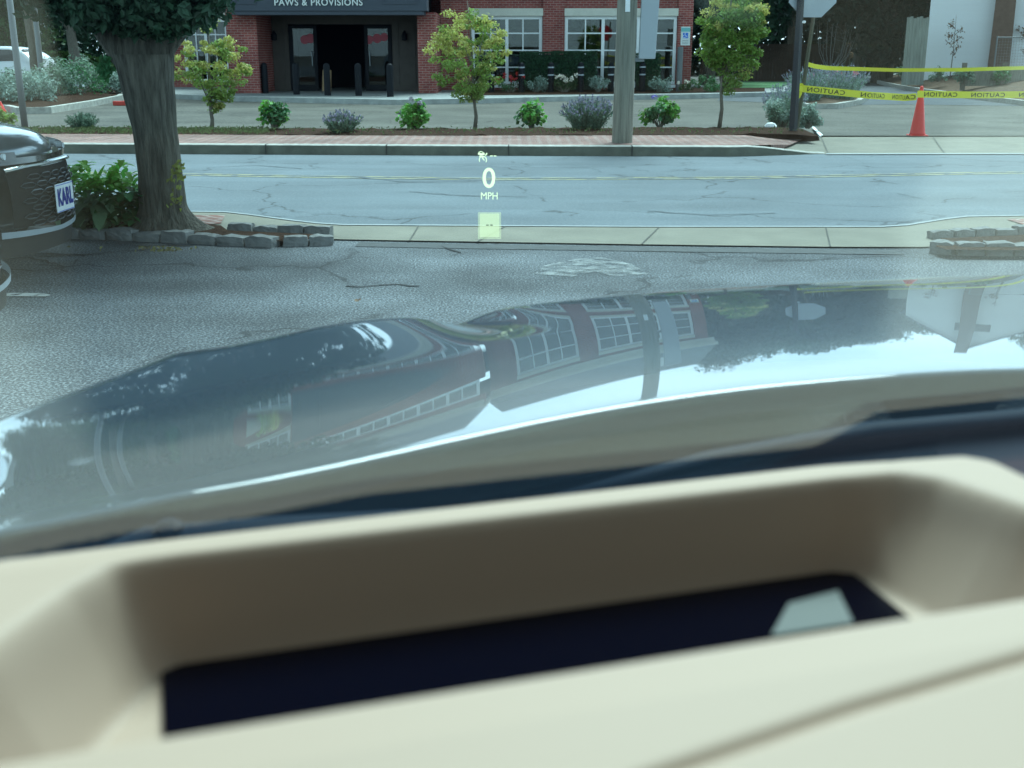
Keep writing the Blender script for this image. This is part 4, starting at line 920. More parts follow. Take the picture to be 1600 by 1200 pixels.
twig_tree(P(1530, 118, .4), 'taller sparse sapling just left of the brown chimney', 4.2, 1.3, 12, M_bark2, L_dry, 6, 125)
twig_tree(P(1600, 124, .4), 'sparse sapling at the right frame edge', 3.0, .8, 9, M_bark2, L_dry, 7, 126)
for i, (u, v, lb) in enumerate(((1410, 122, 'grey green plant at the foot of the tall wooden fence'), (1465, 126, 'low green plant below the white wall'), (1505, 130, 'small plant below the left end of the timber wall'), (1566, 130, 'small dark green plant below the timber wall'))):
    bush('bed_plant', P(u, v, .45), lb, 'small plants in the right bed', .45, .28, [('foliage', L_grey if i != 3 else L_deep)], 420, .1, .05, seed=130+i, lump=.5)
# tiny flat white marker
p = P(1344, 106, .1); tag(MB().box(p.x-.25, p.y, .2, p.x+.25, p.y+.1, .75).build('utility_box', M_white, bevel=.03), 'small white utility box behind the lavender at the dark trees', 'utility box')
# brown trunks in the shade
for i, (u, lb) in enumerate(((1343, 'left dark trunk in the shade of the evergreens'), (1388, 'right dark trunk in the shade, beside the wooden fence'))):
    o = empty('shaded_trunk', (X(u, 60), 60, 0), lb, 'tree', GB); MB().tube([(0, 0, 0), (.1, 0, 3), (0, 0, 7)], [.35, .3, .25], n=10).build('trunk', M_bark, o)

# ================================================================== big dark tree at the left
Yt_ = 9.75; c0 = PY(262, 357, Yt_); base = Vector((c0.x, Yt_, 0))
bt_ = empty('large_tree', base, 'large dark trunked shade tree rising from the stone edged island', 'tree')
def TP(u, v): return PY(u, v, Yt_)-base
def bark_tube(pts, rads, n=64, seg=26, groove=.045, seed=0, flare=None):
    P_ = [Vector(q) for q in pts]; ctr = []; rd = []
    for i in range(len(P_)-1):
        for k in range(seg): ctr.append(P_[i].lerp(P_[i+1], k/seg)); rd.append(rads[i]+(rads[i+1]-rads[i])*k/seg)
    ctr.append(P_[-1]); rd.append(rads[-1])
    # smooth centre line
    for _ in range(6): ctr = [ctr[0]]+[(ctr[i-1]+ctr[i]*2+ctr[i+1])/4 for i in range(1, len(ctr)-1)]+[ctr[-1]]
    m = MB(); vs = []; fs = []
    for i, (c, r) in enumerate(zip(ctr, rd)):
        for k in range(n):
            a = 2*math.pi*k/n; d = Vector((math.cos(a), math.sin(a), 0))
            g = 1+groove*2.2*noise.noise(Vector((math.cos(a)*2.3, math.sin(a)*2.3, c.z*.55+seed)))+groove*abs(noise.noise(Vector((math.cos(a)*9, math.sin(a)*9, c.z*1.4+seed))))*2.2
            if flare: g *= 1+flare(a, c.z)
            vs.append(c+d*r*g)
    for i in range(len(ctr)-1):
        for k in range(n): fs.append((i*n+k, i*n+(k+1) % n, (i+1)*n+(k+1) % n, (i+1)*n+k))
    m.add(vs, fs); return m
fl = lambda a, z: max(0, (.28-z)/.28)**2*(.35+.9*max(0, math.cos(a-.15))**6+.5*max(0, math.cos(a-3.6))**4)+ .25*max(0, (.08-z)/.1)
m = bark_tube([TP(259, 372), TP(254, 330), TP(249, 270), TP(240, 200), TP(228, 130), TP(222, 85)], [.215, .190, .172, .170, .205, .235], flare=fl)
for pts, rr, sd_ in (([TP(215, 115), TP(175, 55), TP(120, -40), TP(20, -180)], [.13, .13, .10, .06], 3), ([TP(235, 115), TP(250, 60), TP(290, -30), TP(350, -160)], [.15, .12, .10, .06], 5), ([TP(222, 95), TP(215, 20), TP(200, -90), TP(210, -300)], [.16, .13, .11, .06], 8), ([TP(238, 110), TP(262, 75), TP(300, 35)], [.10, .08, .05], 11), ([TP(205, 90), TP(150, 40), TP(80, 20)], [.10, .06, .03], 12)):
    q = bark_tube(pts, rr, n=22, seg=10, seed=sd_); m.add(q.v, q.f)
m.build('trunk', M_bark, bt_, smooth=True)
random.seed(77); cm = MB(); cnt = 0
cc = Vector((-.75, .4, 3.6)); 
for _ in range(700):
    d = Vector((random.uniform(-1, 1), random.uniform(-1, 1), random.uniform(-1, 1)))
    if not .45 < d.length < 1: continue
    c = cc+Vector((d.x*2.5, d.y*2.4, d.z*2.1))
    if c.z < 2.05+.2*abs(c.x+.2): continue
    clump(cm, c, .38*random.uniform(.7, 1.3), 130, .115, .062, flat=.7); cnt += 1
for (u, v, r_) in ((150, 8, .22), (190, 20, .2), (110, 5, .2), (230, 25, .22), (262, 30, .2), (295, 20, .2), (318, 5, .22), (245, 38, .14), (205, 35, .14), (70, -5, .25), (270, 5, .3), (160, -15, .3), (225, -5, .3), (310, -20, .25), (340, -22, .18), (130, 30, .14)):
    for yy in (-.5, -.1): 
        c = PY(u, v, Yt_+yy)-base; clump(cm, c+Vector((0, random.uniform(-.2, .2), 0)), r_*1.05, 200, .085, .045, flat=.8)
cm.build('crown', L_dark, bt_)
# dangling sprig + sucker shoots
random.seed(4)
def shoot(pts, n, lm, lab, leaf=.05):
    a = Vector(pts[0]); o = empty('sucker_shoot', a, lab, 'plant', None); st_ = MB(); st_.tube([Vector(q)-a for q in pts], .005, n=5); st_.build('stem', M_bark2, o)
    l_ = MB()
    for i in range(n):
        s = random.random()*(len(pts)-1); k = min(len(pts)-2, int(s)); q = Vector(pts[k]).lerp(Vector(pts[k+1]), s-k)-a; l_.leaf(q+Vector((random.gauss(0, .035), random.gauss(0, .03), random.gauss(0, .02))), Vector((random.uniform(-1, 1), -1, random.uniform(0, 1))), leaf, leaf*.6)
    l_.build('foliage', lm, o)
yy = Yt_-.2
shoot([PY(270, 340, yy+.1), PY(274, 300, yy), PY(276, 275, yy), PY(282, 252, yy)], 60, leafm('leaf_sucker', (.26, .27, .06)), 'yellow green sucker shoot growing on the right side of the big trunk')
l_ = MB()
for _ in range(60): l_.leaf(PY(random.gauss(164, 6), random.gauss(106, 8), Yt_-.1)-base, Vector((random.uniform(-1, 1), -1, .4)), .07, .04)
l_.build('hanging_sprig', L_deep, bt_)

# ================================================================== stone edgings
def edging(name, runs, lab, h=.105, dpt=.13, block=.26, seed=0):
    random.seed(seed); p0 = P(*runs[0][0]); o = empty(name, (p0.x, p0.y, 0), lab, 'kerb stones')
    for run in runs:
        q = [P(*t) for t in run]; acc = [0]
        for a, b in zip(q[:-1], q[1:]): acc.append(acc[-1]+(b-a).length)
        n = max(1, round(acc[-1]/block)); 
        def at_(s):
            k = max(j for j in range(len(acc)-1) if acc[j] <= s+1e-9); return q[k].lerp(q[k+1], (s-acc[k])/(acc[k+1]-acc[k]))
        for i in range(n):
            a = at_(acc[-1]*i/n); b = at_(acc[-1]*(i+1)/n*.9999); mid = (a+b)/2-p0; ang = math.atan2(b.y-a.y, b.x-a.x); Lb = (b-a).length-.012; hh = h*random.uniform(.88, 1.1)
            bm = bmesh.new(); bmesh.ops.create_cube(bm, size=1); bmesh.ops.subdivide_edges(bm, edges=bm.edges, cuts=5, use_grid_fill=True)
            for v in bm.verts:
                c = v.co; f = 1-.05*(abs(c.z*2)**3) ; c.x *= Lb*(1-.015*abs(c.z*2)); c.y *= dpt*f; c.z = (c.z+.5)*hh*(1-.06*abs(c.x/Lb*2)**3)-.02
                d = noise.noise_vector(c*11+Vector((i*3.1, seed, 0)))*.014+noise.noise_vector(c*34+Vector((i*3.1, seed, 5)))*.007; v.co = c+d
            me = bpy.data.meshes.new('stone_block'); bm.to_mesh(me); bm.free(); me.materials.append(M_block)
            s_ = bpy.data.objects.new('stone_block', me); SC.collection.objects.link(s_); s_.parent = o; s_.location = (mid.x, mid.y+dpt/2, 0); s_.rotation_euler.z = ang+random.uniform(-.03, .03)
    return o
edging('stone_edging', [[(-250, 372), (90, 372), (250, 379), (350, 384), (430, 388)], [(440, 386), (520, 384)]], 'long row of dark granite blocks in front of the big trunk', seed=1)
edging('stone_edging', [[(356, 367), (500, 372), (518, 372)]], 'short row of granite blocks behind the island end', h=.11, dpt=.1, seed=2)
edging('stone_edging', [[(1457, 396), (1475, 399), (1540, 400), (1620, 401), (1760, 402)]], 'row of pale granite blocks around the island at the right edge', seed=3, h=.12, block=.2)
edging('stone_edging', [[(1455, 377), (1520, 373), (1620, 368), (1760, 364)]], 'back row of pale granite blocks at the right edge island', seed=5, h=.095, dpt=.1, block=.22)
def soil(nm, pts, z, m): struct(MB().add([P(u, v, z) for u, v in pts], [tuple(range(len(pts)))]), nm, m)
soil('left_bed_soil', ((-250, 362), (90, 361), (250, 368), (350, 374), (440, 376), (500, 373), (515, 370), (500, 366), (356, 360), (345, 352), (280, 345), (-250, 343)), .05, M_mulch)
soil('right_bed_soil', ((1462, 385), (1480, 390), (1760, 392), (1760, 362), (1620, 366), (1470, 372)), .07, M_mulch)
MBl = MB()
random.seed(8)
for _ in range(70):
    u = random.choice((random.gauss(200, 60), random.gauss(430, 14), random.gauss(260, 15))); MBl.leaf(P(u, 388+random.uniform(-3, 4) if u < 400 else 372+random.uniform(-3, 6), .03), Vector((random.uniform(-1, 1), -1, 1)), .035, .02)
tag(MBl.build('fallen_leaves', leafm('litter', (.22, .19, .08))), kind='stuff')
for i, (u, v) in enumerate(((557, 472),)):
    q = P(u, v, .01); m = MB(); m.leaf(q+Vector((0, 0, .01)), Vector((.2, -.5, 1)), .035, .03); m.leaf(q+Vector((.02, 0, .015)), Vector((-.3, -.5, 1)), .03, .02); tag(m.build('dry_leaf', L_dry, recalc=False), ('brown dry leaf on the asphalt near the bonnet' if i == 0 else 'faint dry leaf on the asphalt left of the brown one'), 'leaf')

# big leaved shrub left of trunk: leaves are real curved blades
random.seed(15)
pb = P(165, 360, .05); bs = empty('broadleaf_shrub', (pb.x, Yt_+.25, .05), 'lush broad leaved green plant between the dark car and the big trunk', 'shrub')
def blade(mb, p, d, L_, W, droop=.4):
    d = d.normalized(); s = d.cross(Vector((0, 0, 1))).normalized(); n_ = s.cross(d); vs = []; fs = []; K = 6
    for i in range(K+1):
        t = i/K; c = p+d*L_*t+Vector((0, 0, -droop*L_*t*t)); w_ = W*math.sin(math.pi*min(1, .08+t*.92))**.8*.5
        vs += [c-s*w_+n_*w_*.25, c, c+s*w_+n_*w_*.25]
    for i in range(K):
        for j in (0, 1): fs.append((i*3+j, i*3+j+1, (i+1)*3+j+1, (i+1)*3+j))
    mb.add(vs, fs)
top_, low_, drk = MB(), MB(), MB()
for _ in range(620):
    u = random.uniform(108, 228); vtop = 268+18*math.sin(u*.09)+ (14 if u > 195 else 0)+(8 if u < 130 else 0); v = random.uniform(vtop, 352); q = PY(u, v, Yt_+.25+random.uniform(-.35, .25))-bs.location
    a = random.uniform(0, 6.28); el = random.uniform(-.1, .9); d = Vector((math.cos(a)*1, math.sin(a)-.5, el))
    if v < 300: blade(top_, q, d+Vector((0, 0, .3)), random.uniform(.10, .17), .06)
    elif u < 165 and v > 305: blade(low_, q, d+Vector((0, -.4, -.3)), random.uniform(.14, .2), .12, .8)
    else: blade(drk, q, d, random.uniform(.11, .16), .085)
for _ in range(10): blade(top_, PY(random.uniform(150, 185), random.uniform(285, 300), Yt_+.1)-bs.location, Vector((random.uniform(-.5, .6), -.2, 1)), .22, .05, .1)
top_.build('young_leaves', leafm('leaf_young', (.20, .46, .07), .3), bs, smooth=True); low_.build('dusty_leaves', L_pale, bs, smooth=True); drk.build('dark_leaves', L_deep, bs, smooth=True)

# ================================================================== parked cars
GLC = glassmat('car_glass', (.10, .13, .14), k=2.5)
M_tyre = mat('tyre', (.02, .02, .02), .85); M_rim = mat('rim', (.25, .26, .27), .4, metal=.8)
M_chrome = mat('chrome', (.55, .58, .6), .15, metal=1); M_gloss = mat('gloss_black', (.012, .014, .016), .18, coat=.6); M_lens = mat('lamp_lens', (.75, .8, .82), .08, coat=1)
def suv(loc, rz, paint, lab, grp=None, W=.95, Lh=2.3, plate=None, grille=True, gw=.52):
    """front is +x; body lofted from cross sections"""
    o = empty('parked_car', loc, lab, 'car', grp, rz)
    st_ = [(-Lh, .42, .75, 1.00, 1.02, .60), (-Lh+.08, .30, .93, 1.08, 1.28, .70), (-Lh+.5, .26, .95, 1.08, 1.62, .66), (-1.0, .24, .95, 1.05, 1.70, .66), (-.1, .24, .95, 1.02, 1.69, .64), (.55, .24, .95, 1.0, 1.50, .66), (1.02, .24, .95, .99, 1.09, .74), (1.5, .25, .95, .96, 1.03, .70), (2.0, .26, .94, .90, .97, .66), (2.22, .28, .90, .82, .90, .62), (Lh, .32, .84, .66, .76, .55)]
    rows_ = []
    for (x, zb, w_, zbelt, zr, wr) in st_:
        s = W/.95; half = [(0, zb), (w_*.85*s, zb), (w_*s, zb+.16), (w_*1.0*s, (zb+zbelt)/2+.05), (w_*.965*s, zbelt), ((w_*.965*.35+wr*.65)*s, zbelt+(zr-zbelt)*.62), (wr*s, zr-.02), (wr*.5*s, zr+.012), (0, zr+.018)]
        loop = half+[(-y, z) for y, z in half[-2:0:-1]]
        rows_.append([(x - (.42*(abs(y)/.95)**2.4 if x > 1.9 else .22*(abs(y)/.95)**2 if x < -1.9 else 0)*(1 if x >= 2.2 or x < -1.9 else .5), y, z) for y, z in loop])
    n = len(rows_[0]); b = MB(); b.v = [q for r in rows_ for q in r]
    b.f = [(i*n+k, i*n+(k+1) % n, (i+1)*n+(k+1) % n, (i+1)*n+k) for i in range(len(rows_)-1) for k in range(n)]+[tuple(range(n))[::-1], tuple((len(rows_)-1)*n+k for k in range(n))]
    bo = b.build('body', paint, o, smooth=True); sb = bo.modifiers.new('s', 'SUBSURF'); sb.levels = sb.render_levels = 2
    # glazing
    for s in (-1, 1):
        g = MB(); g.add([(-1.85, s*.90, 1.12), (.78, s*.905, 1.08), (.30, s*.755, 1.50), (-.2, s*.735, 1.575), (-1.3, s*.73, 1.565), (-1.75, s*.765, 1.45)], [(0, 1, 2, 3, 4, 5)]); g.add([(-1.85, s*.86, 1.12), (.78, s*.86, 1.08), (.30, s*.70, 1.50), (-.2, s*.69, 1.575), (-1.3, s*.69, 1.565), (-1.75, s*.70, 1.45)], [(0, 1, 2, 3, 4, 5)]); g.build('side_window', M_gloss, o)
    MB().add([(1.02, -.70, 1.09), (1.02, .70, 1.09), (.42, .58, 1.585), (.42, -.58, 1.585), (.98, -.70, 1.05), (.98, .70, 1.05), (.38, .58, 1.54), (.38, -.58, 1.54)], [(0, 1, 2, 3), (4, 5, 6, 7), (0, 1, 5, 4), (2, 3, 7, 6)]).build('windscreen', M_gloss, o)
    MB().add([(-Lh+.0, -.66, 1.15), (-Lh+.0, .66, 1.15), (-Lh+.42, .58, 1.58), (-Lh+.42, -.58, 1.58), (-Lh+.1, -.66, 1.12), (-Lh+.1, .66, 1.12), (-Lh+.48, .58, 1.54), (-Lh+.48, -.58, 1.54)], [(0, 1, 2, 3), (4, 5, 6, 7), (0, 1, 5, 4), (2, 3, 7, 6)]).build('rear_window', M_gloss, o)
    for x in (-1.42, 1.42):
        for s in (-1, 1):
            wv = MB(); wv.tube([(x, s*.74, .35), (x, s*.955, .35)], .35, n=28); we = wv.build('wheel', M_tyre, o)
            r = MB(); r.tube([(x, s*.94, .35), (x, s*.965, .35)], .235, n=24); r.build('rim', M_rim, we)
            q = MB()
            for k in range(5):
                a = k*1.2566; q.tube([(x+.05*math.cos(a), s*.972, .35+.05*math.sin(a)), (x+.21*math.cos(a), s*.972, .35+.21*math.sin(a))], .022, n=5)
            q.build('spokes', M_chrome, we)
            ar = MB(); ar.tube([(x+.40*math.cos(a), s*.945, .36+.40*math.sin(a)) for a in [i*math.pi/12 for i in range(13)]], .035, n=6); ar.build('arch_trim', M_gloss, o)
    if not grille: 
        for s in (-1, 1): MB().box(-Lh-.02, s*.62-.16, .88, -Lh+.12, s*.62+.16, 1.0).build('tail_lamp', mat('tail_red', (.4, .02, .02), .3), o)
        return o
    # front fascia parts follow fx(y,z)
    def fx(y, z): return Lh+.045-.44*(abs(y)/.95)**2.4-.22*max(0, (z-.55))**1.3-.10*max(0, .42-z)
    def patch(y0, y1, z0f, z1f, off, ny=24, nz=8):
        m = MB(); m.grid(ny, nz, lambda s, t: (fx(y0+(y1-y0)*s, z0f(y0+(y1-y0)*s)*(1-t)+z1f(y0+(y1-y0)*s)*t)+off, y0+(y1-y0)*s, z0f(y0+(y1-y0)*s)*(1-t)+z1f(y0+(y1-y0)*s)*t)); return m
    patch(-gw, gw, lambda y: .33+.03*abs(y), lambda y: .73-.10*max(0, abs(y)-.35), .012).build('grille', mat('grille_black', (.007, .008, .010), .75, spec=.15), o, smooth=True)
    hc_ = MB(); sy_ = .15; sz_ = .052
    for i in range(-6, 7):
        for j in range(7):
            cy_ = i*sy_+(sy_/2 if j % 2 else 0); cz2 = .36+j*sz_
            if abs(cy_) > gw-.09: continue
            ring = [(cy_+sy_*.5*a, cz2+sz_*.62*b_) for a, b_ in ((-.5, -.5), (-1, 0), (-.5, .5), (.5, .5), (1, 0), (.5, -.5))]
            hc_.tube([(fx(y, z)+.028, y, z) for y, z in ring+ring[:1]], .0045, n=4, caps=False)
    hc_.build('honeycomb', mat('mesh_metal', (.10, .11, .12), .35, metal=.5), o)
    tr_ = MB(); tr_.tube([(fx(y, .745)+.03, y, .75-.10*max(0, abs(y)-.35)) for y in [(gw+.02)*(-1+i*.1) for i in range(21)]], .014, n=6); tr_.build('grille_trim', M_chrome, o)
    patch(-.82, .82, lambda y: .15, lambda y: .262+.03*abs(y), .004).build('lower_valance', M_tyre, o, smooth=True)
    lp = patch(-.80, .80, lambda y: .268+.03*abs(y), lambda y: .300+.05*abs(y), .03); lp.build('lower_lip', M_alu, o, smooth=True)
    patch(-.70, .70, lambda y: .765, lambda y: .80+.02*abs(y), .006).build('upper_slot', M_gloss, o, smooth=True)
    for s in (-1, 1):
        y0, y1 = s*.40, s*.88
        hl = patch(min(y0, y1), max(y0, y1), lambda y: .775+.02*abs(y), lambda y: .835+.03*abs(y), .014, 14, 5).build('headlight', M_gloss, o, smooth=True)
        lm_ = MB()
        for yy_ in (.50, .62, .74): lm_.tube([(fx(s*yy_, .86)-.02, s*yy_, .812+.02*yy_), (fx(s*yy_, .82)+.022, s*yy_, .812+.02*yy_)], .022, n=10)
        lm_.build('lamp_lens', M_lens, hl)
        patch(min(s*.66, s*.84), max(s*.66, s*.84), lambda y: .40, lambda y: .52, .02, 8, 5).build('side_vent', M_gloss, o, smooth=True)
        mr_ = MB(); mr_.box(.72, s*.94 if s > 0 else s*.94-.2, 1.06, .84, s*.94+.2 if s > 0 else s*.94, 1.2); mr_.build('mirror', paint, o, bevel=.03)
    if plate:
        z0 = .40; x0 = fx(.0, .45)+.055; pl = MB(); pl.box(x0, -.155, z0, x0+.008, .155, z0+.20); po = pl.build('number_plate', mat('plate_white', (.72, .75, .76), .5), o, bevel=.004)
        vs, fs = text('KARL', .14, .002, .006); ww = max(v.x for v in vs)-min(v.x for v in vs); k = .27/ww
        pt = MB(); pt.add([(x0+.011, v.x*k, z0+.05+v.y*1.15) for v in vs], fs); pt.build('lettering', mat('plate_blue', (.03, .06, .42), .5), po)
        fp = MB(); fp.box(x0+.0085, -.15, z0+.004, x0+.0095, .15, z0+.010); fp.box(x0+.0085, -.15, z0+.188, x0+.0095, .15, z0+.194); fp.build('plate_border', mat('plate_blue2', (.1, .15, .5), .5), po)
    return o
paintd = mat('dark_paint', (.13, .16, .18), .3, metal=.6, coat=1); paintw = mat('white_car_paint', (.62, .66, .68), .35, coat=1)
cA = Vector((PY(96, 310, 8.3).x, 8.3, 0)); hd = R_(-1)
suv((cA.x-2.38*math.cos(hd), cA.y-2.38*math.sin(hd), 0), hd, paintd, 'dark grey sport utility car with a honeycomb grille and white plate reading KARL', plate=True)
hd2 = R_(2); cB = Vector((PY(-14, 400, 5.9).x, 5.9, 0))
suv((cB.x-2.38*math.cos(hd2), cB.y-2.38*math.sin(hd2), 0), hd2, paintw, 'white car at the left frame edge, nearest of the parked cars', gw=.2)
pw = P(58, 134); suv((X(58, 50)-2.0, 50.5, 0), R_(165), paintw, 'white sport utility car parked beyond the left island', grille=False, Lh=2.25)

# ================================================================== OUR CAR (the one the photo is taken from)
oc_ = bpy.data.objects.new('driven_car', None); SC.collection.objects.link(oc_); oc_.matrix_world = CAR
tag(oc_, 'silver grey car seen from its driver seat, with beige dashboard, glossy bonnet and head-up display', 'car')
M_dash = mat('beige_dash', (.35, .252, .186), .62, bump=.05, bscale=900, spec=.3)
M_paint = mat('hood_paint', (.026, .050, .078), .4, coat=1, spec=.2)
M_paint.node_tree.nodes['Principled BSDF'].inputs['Coat IOR'].default_value = 1.85; M_paint.node_tree.nodes['Principled BSDF'].inputs['Coat Roughness'].default_value = 0
M_plastic = mat('cowl_plastic', (.007, .014, .026), .6, spec=.08)
M_bglass = mat('black_panel', (.001, .0015, .005), .08, spec=.13)
GL_w = glassmat('windscreen_glass', (.765, .935, .98), k=.34)
RC = .80
FFX, FFY = [-.5, -.25, 0, .39, .68, 1.04, 1.7], [1.30, 1.52, 1.70, 1.84, 1.88, 1.90, 1.88]
# bonnet pressing: a smooth crowned surface
HC = [(0, 0, 1.13534), (0, 1, -0.10437), (0, 2, -0.03030), (0, 3, 0.07716), (0, 4, -0.10143), (1, 0, 0.05680), (1, 1, 0.06671), (1, 2, -0.22288), (1, 3, -0.17623), (2, 0, -0.09313), (2, 1, 0.09831), (2, 2, 0.29375), (3, 0, -0.05204), (3, 1, -0.10589), (4, 0, 0.05927)]
def zhood(r, f):
    ff = interp(r, FFX, FFY)
    s = f-1.03; xo = r-.6; x = max(-.60, min(1.2, xo)); y = max(-.55, min(.52, f-1.4))
    z = sum(c*x**i*y**j for i, j, c in HC)-.12*max(0, f-1.92)-.10*max(0, x-xo)
    z += .010*math.exp(-((r-.25)/.12)**2)*sst(s, .38, .75)-.018*math.exp(-((r-.455)/.055)**2)*sst(s, .45, .80)
    e = f-ff
    if e > -.06: z -= 2.2*(e+.06)**2
    el = -.30-r
    if el > -.14: z -= 1.2*(el+.14)**2
    er = r-1.75
    if er > -.12: z -= 1.5*(er+.12)**2
    return z
def frear(r): return interp(r, [-.45, -.14, 0, .173, .446, .909, 1.5], [.90, .925, .912, .968, 1.028, 1.025, .93])
# smooth rear edge
def frs(r): return sum(frear(r+d) for d in (-.12, -.06, 0, .06, .12))/5
hb = MB(); NXh, NYh = 240, 160
def hp(s, t):
    r = -.50+s*2.38; fr = frs(r); ff = interp(r, FFX, FFY)+.16
    t0 = .03
    if t < t0:   # rolled rear lip
        a = (1-t/t0)*math.pi/2; R0 = .007; return (r, fr+R0-R0*math.sin(a), zhood(r, fr+R0)-R0*(1-math.cos(a))-(0 if t > 0 else .02))
    f = fr+.007+(ff-fr-.007)*(t-t0)/(1-t0); return (r, f, zhood(r, f))
hb.grid(NXh, NYh, hp); ho_ = hb.build('bonnet', M_paint, oc_, smooth=True)
# front and sides down to the bumper
def shell():
    m = MB(); ring = []
    for i in range(40): r = -.50+i/39*2.38; ff = interp(r, FFX, FFY)+.16; ring.append(Vector((r, ff, zhood(r, ff))))
    m.strip(ring, [Vector((p.x, p.y+.10, .62)) for p in ring]); m.strip([Vector((p.x, p.y+.10, .62)) for p in ring], [Vector((p.x, p.y+.02, .22)) for p in ring])
    for r in (-.50, 1.88):
        L1 = []; 
        for k in range(12): f = frs(r)+(interp(r, FFX, FFY)+.16-frs(r))*k/11; L1.append(Vector((r, f, zhood(r, f))))
        m.strip(L1, [Vector((p.x+(.0), p.y, .25)) for p in L1])
    return m
shell().build('front_body', M_paint, oc_, smooth=True)
# cowl under the glass
cw = MB(); cw.grid(60, 8, lambda s, t: (-.55+s*2.2, .74+t*(frs(-.55+s*2.2)+.03-.74), 1.118-.010*math.sin(t*math.pi)-.03*t-.05*((-.55+s*2.2-RC)/1.0)**2)); cw.build('cowl', M_plastic, oc_, smooth=True)
# wiper arms
wa = MB(); wa.tube([(-.16, .80, 1.115), (-.03, .835, 1.150), (.05, .82, 1.155), (.30, .80, 1.150), (.62, .785, 1.150)], [.012, .017, .014, .010, .008], n=8, flat=.6); wo_ = wa.build('wiper_arm', M_plastic, oc_, smooth=True)
kb = MB(); kb.lathe([(.011, 0), (.011, .008), (.005, .012)], (-.015, .83, 1.155), n=12); kb.build('wiper_pivot', M_plastic, wo_)
wa = MB(); wa.tube([(.30, .86, 1.135), (.45, .88, 1.150), (.62, .885, 1.158), (.8, .87, 1.160), (1.15, .84, 1.145)], [.008, .010, .013, .014, .012], n=8, flat=.6); wa.build('wiper_arm', M_plastic, oc_, smooth=True)
# windscreen
def zg(f):
    if f >= .35: return 1.155+(.8-f)*math.tan(R_(28))
    t = .35-f; s0, s1 = math.tan(R_(28)), .27; L0 = .35
    z0 = 1.155+.45*s0
    return z0+s0*t-(s0-s1)*min(t, L0)**2/(2*L0)-(s0-s1)*max(0, t-L0)
def side_drop(r):      # the glass wraps down towards its left and right edges
    d = max(0, .12-r, r-1.0); q = min(d, .36); return .28*q*q+.2*(d-q)
gw = MB(); NG = 40
def gp(s, t, off):
    r = -.85+s*2.7; f = .82-t*1.17; zz = zg(f)-off; return (r, f, zz-side_drop(r))
gw.grid(24, NG, lambda s, t: gp(s, t, 0)); n1 = len(gw.v)
g2 = MB(); g2.grid(24, NG, lambda s, t: gp(s, t, .005))
gw.add(g2.v, g2.f)
gw.build('windscreen', GL_w, oc_, smooth=True, recalc=False)
# dashboard heightfield with display recess
rim = [(-.028, .4585), (.335, .4585), (.352, .445), (.368, .40), (.415, .355), (.455, .328), (-.135, .326), (-.10, .358), (-.070, .400), (-.045, .440)]
flo = [(-.010, .457), (.305, .457), (.316, .443), (.325, .395), (.35, .355), (.305, .345), (0, .340), (-.088, .340), (-.050, .385), (-.020, .447)]
def sdf(poly, x, y):
    P0 = np.array(poly); P1 = np.roll(P0, -1, 0); q = np.stack([x, y], -1)[..., None, :]; e = P1-P0; v = q-P0
    t = np.clip((v*e).sum(-1)/(e*e).sum(-1), 0, 1); d = np.sqrt((((v-e*t[..., None])**2).sum(-1))).min(-1)
    inside = np.zeros(x.shape, bool)
    for (x0, y0), (x1, y1) in zip(P0, P1):
        c = ((y0 > y) != (y1 > y)) & (x < (x1-x0)*(y-y0)/((y1-y0) or 1e-9)+x0); inside ^= c
    return np.where(inside, -d, d)
rs = np.linspace(-.32, .80, 400); fs_ = np.concatenate([np.linspace(.10, .24, 20), np.linspace(.2415, .56, 214), np.linspace(.562, .80, 50)])
RR, FF = np.meshgrid(rs, fs_)
def S(x, a, b):
    t = np.clip((x-a)/(b-a), 0, 1); return t*t*(3-2*t)
top_z = 1.3 - .0*RR
top_z = top_z-np.interp(FF, [0, .2, .30, .462, .475, .60, .70, .80], [.035, .012, .0, .0, .003, .052, .098, .150])
top_z = top_z-.045*S(RR, .385, .47)*S(FF, .05, .3)-.07*S(-RR, .13, .30)
# soft roll at outer right of the brow
din = -sdf(rim, RR, FF); dfl = sdf(flo, RR, FF)
t_in = np.clip(din/np.maximum(1e-6, din+np.maximum(dfl, 0)), 0, 1)
prof_ = t_in**.75
zd = top_z*(1-prof_)+1.2495*prof_
ins = (din > 0); Z = np.where(ins, zd, top_z)
Z = np.where(dfl < 0, 1.2495, Z)
# round the rim a little: blur pass
for _ in range(5):
    Zb = Z.copy(); Zb[1:-1, 1:-1] = (Z[1:-1, 1:-1]*2+Z[:-2, 1:-1]+Z[2:, 1:-1]+Z[1:-1, :-2]+Z[1:-1, 2:])/6; Z = np.where(np.abs(din) < .009, Zb, Z)
# grooves
def seg_d(pl):
    P0 = np.array(pl[:-1]); P1 = np.array(pl[1:]); q = np.stack([RR, FF], -1)[..., None, :]; e = P1-P0; v = q-P0
    t = np.clip((v*e).sum(-1)/(e*e).sum(-1), 0, 1); return np.sqrt((((v-e*t[..., None])**2).sum(-1))).min(-1)
g1 = seg_d([(-.11, .42), (-.078, .487), (-.062, .512), (-.035, .526), (.0, .531), (.13, .536), (.25, .533), (.40, .528), (.44, .50)])
Z = Z-.004*np.exp(-(g1/.0035)**2)
g2_ = seg_d([(.05, .255), (.20, .281), (.29, .292), (.50, .312), (.8, .33)])
Z = Z-.0035*np.exp(-(g2_/.0022)**2)
dm = MB(); ny_, nx_ = Z.shape
dm.v = [(float(RR[j, i]), float(FF[j, i]), float(Z[j, i])) for j in range(ny_) for i in range(nx_)]
blk = MB(); blk.v = dm.v
JB = [int(np.searchsorted(fs_, .606+.090*float(S(np.array(r_), .38, .47))-.045*float(S(np.array(-r_), -.03, .10)))) for r_ in rs]
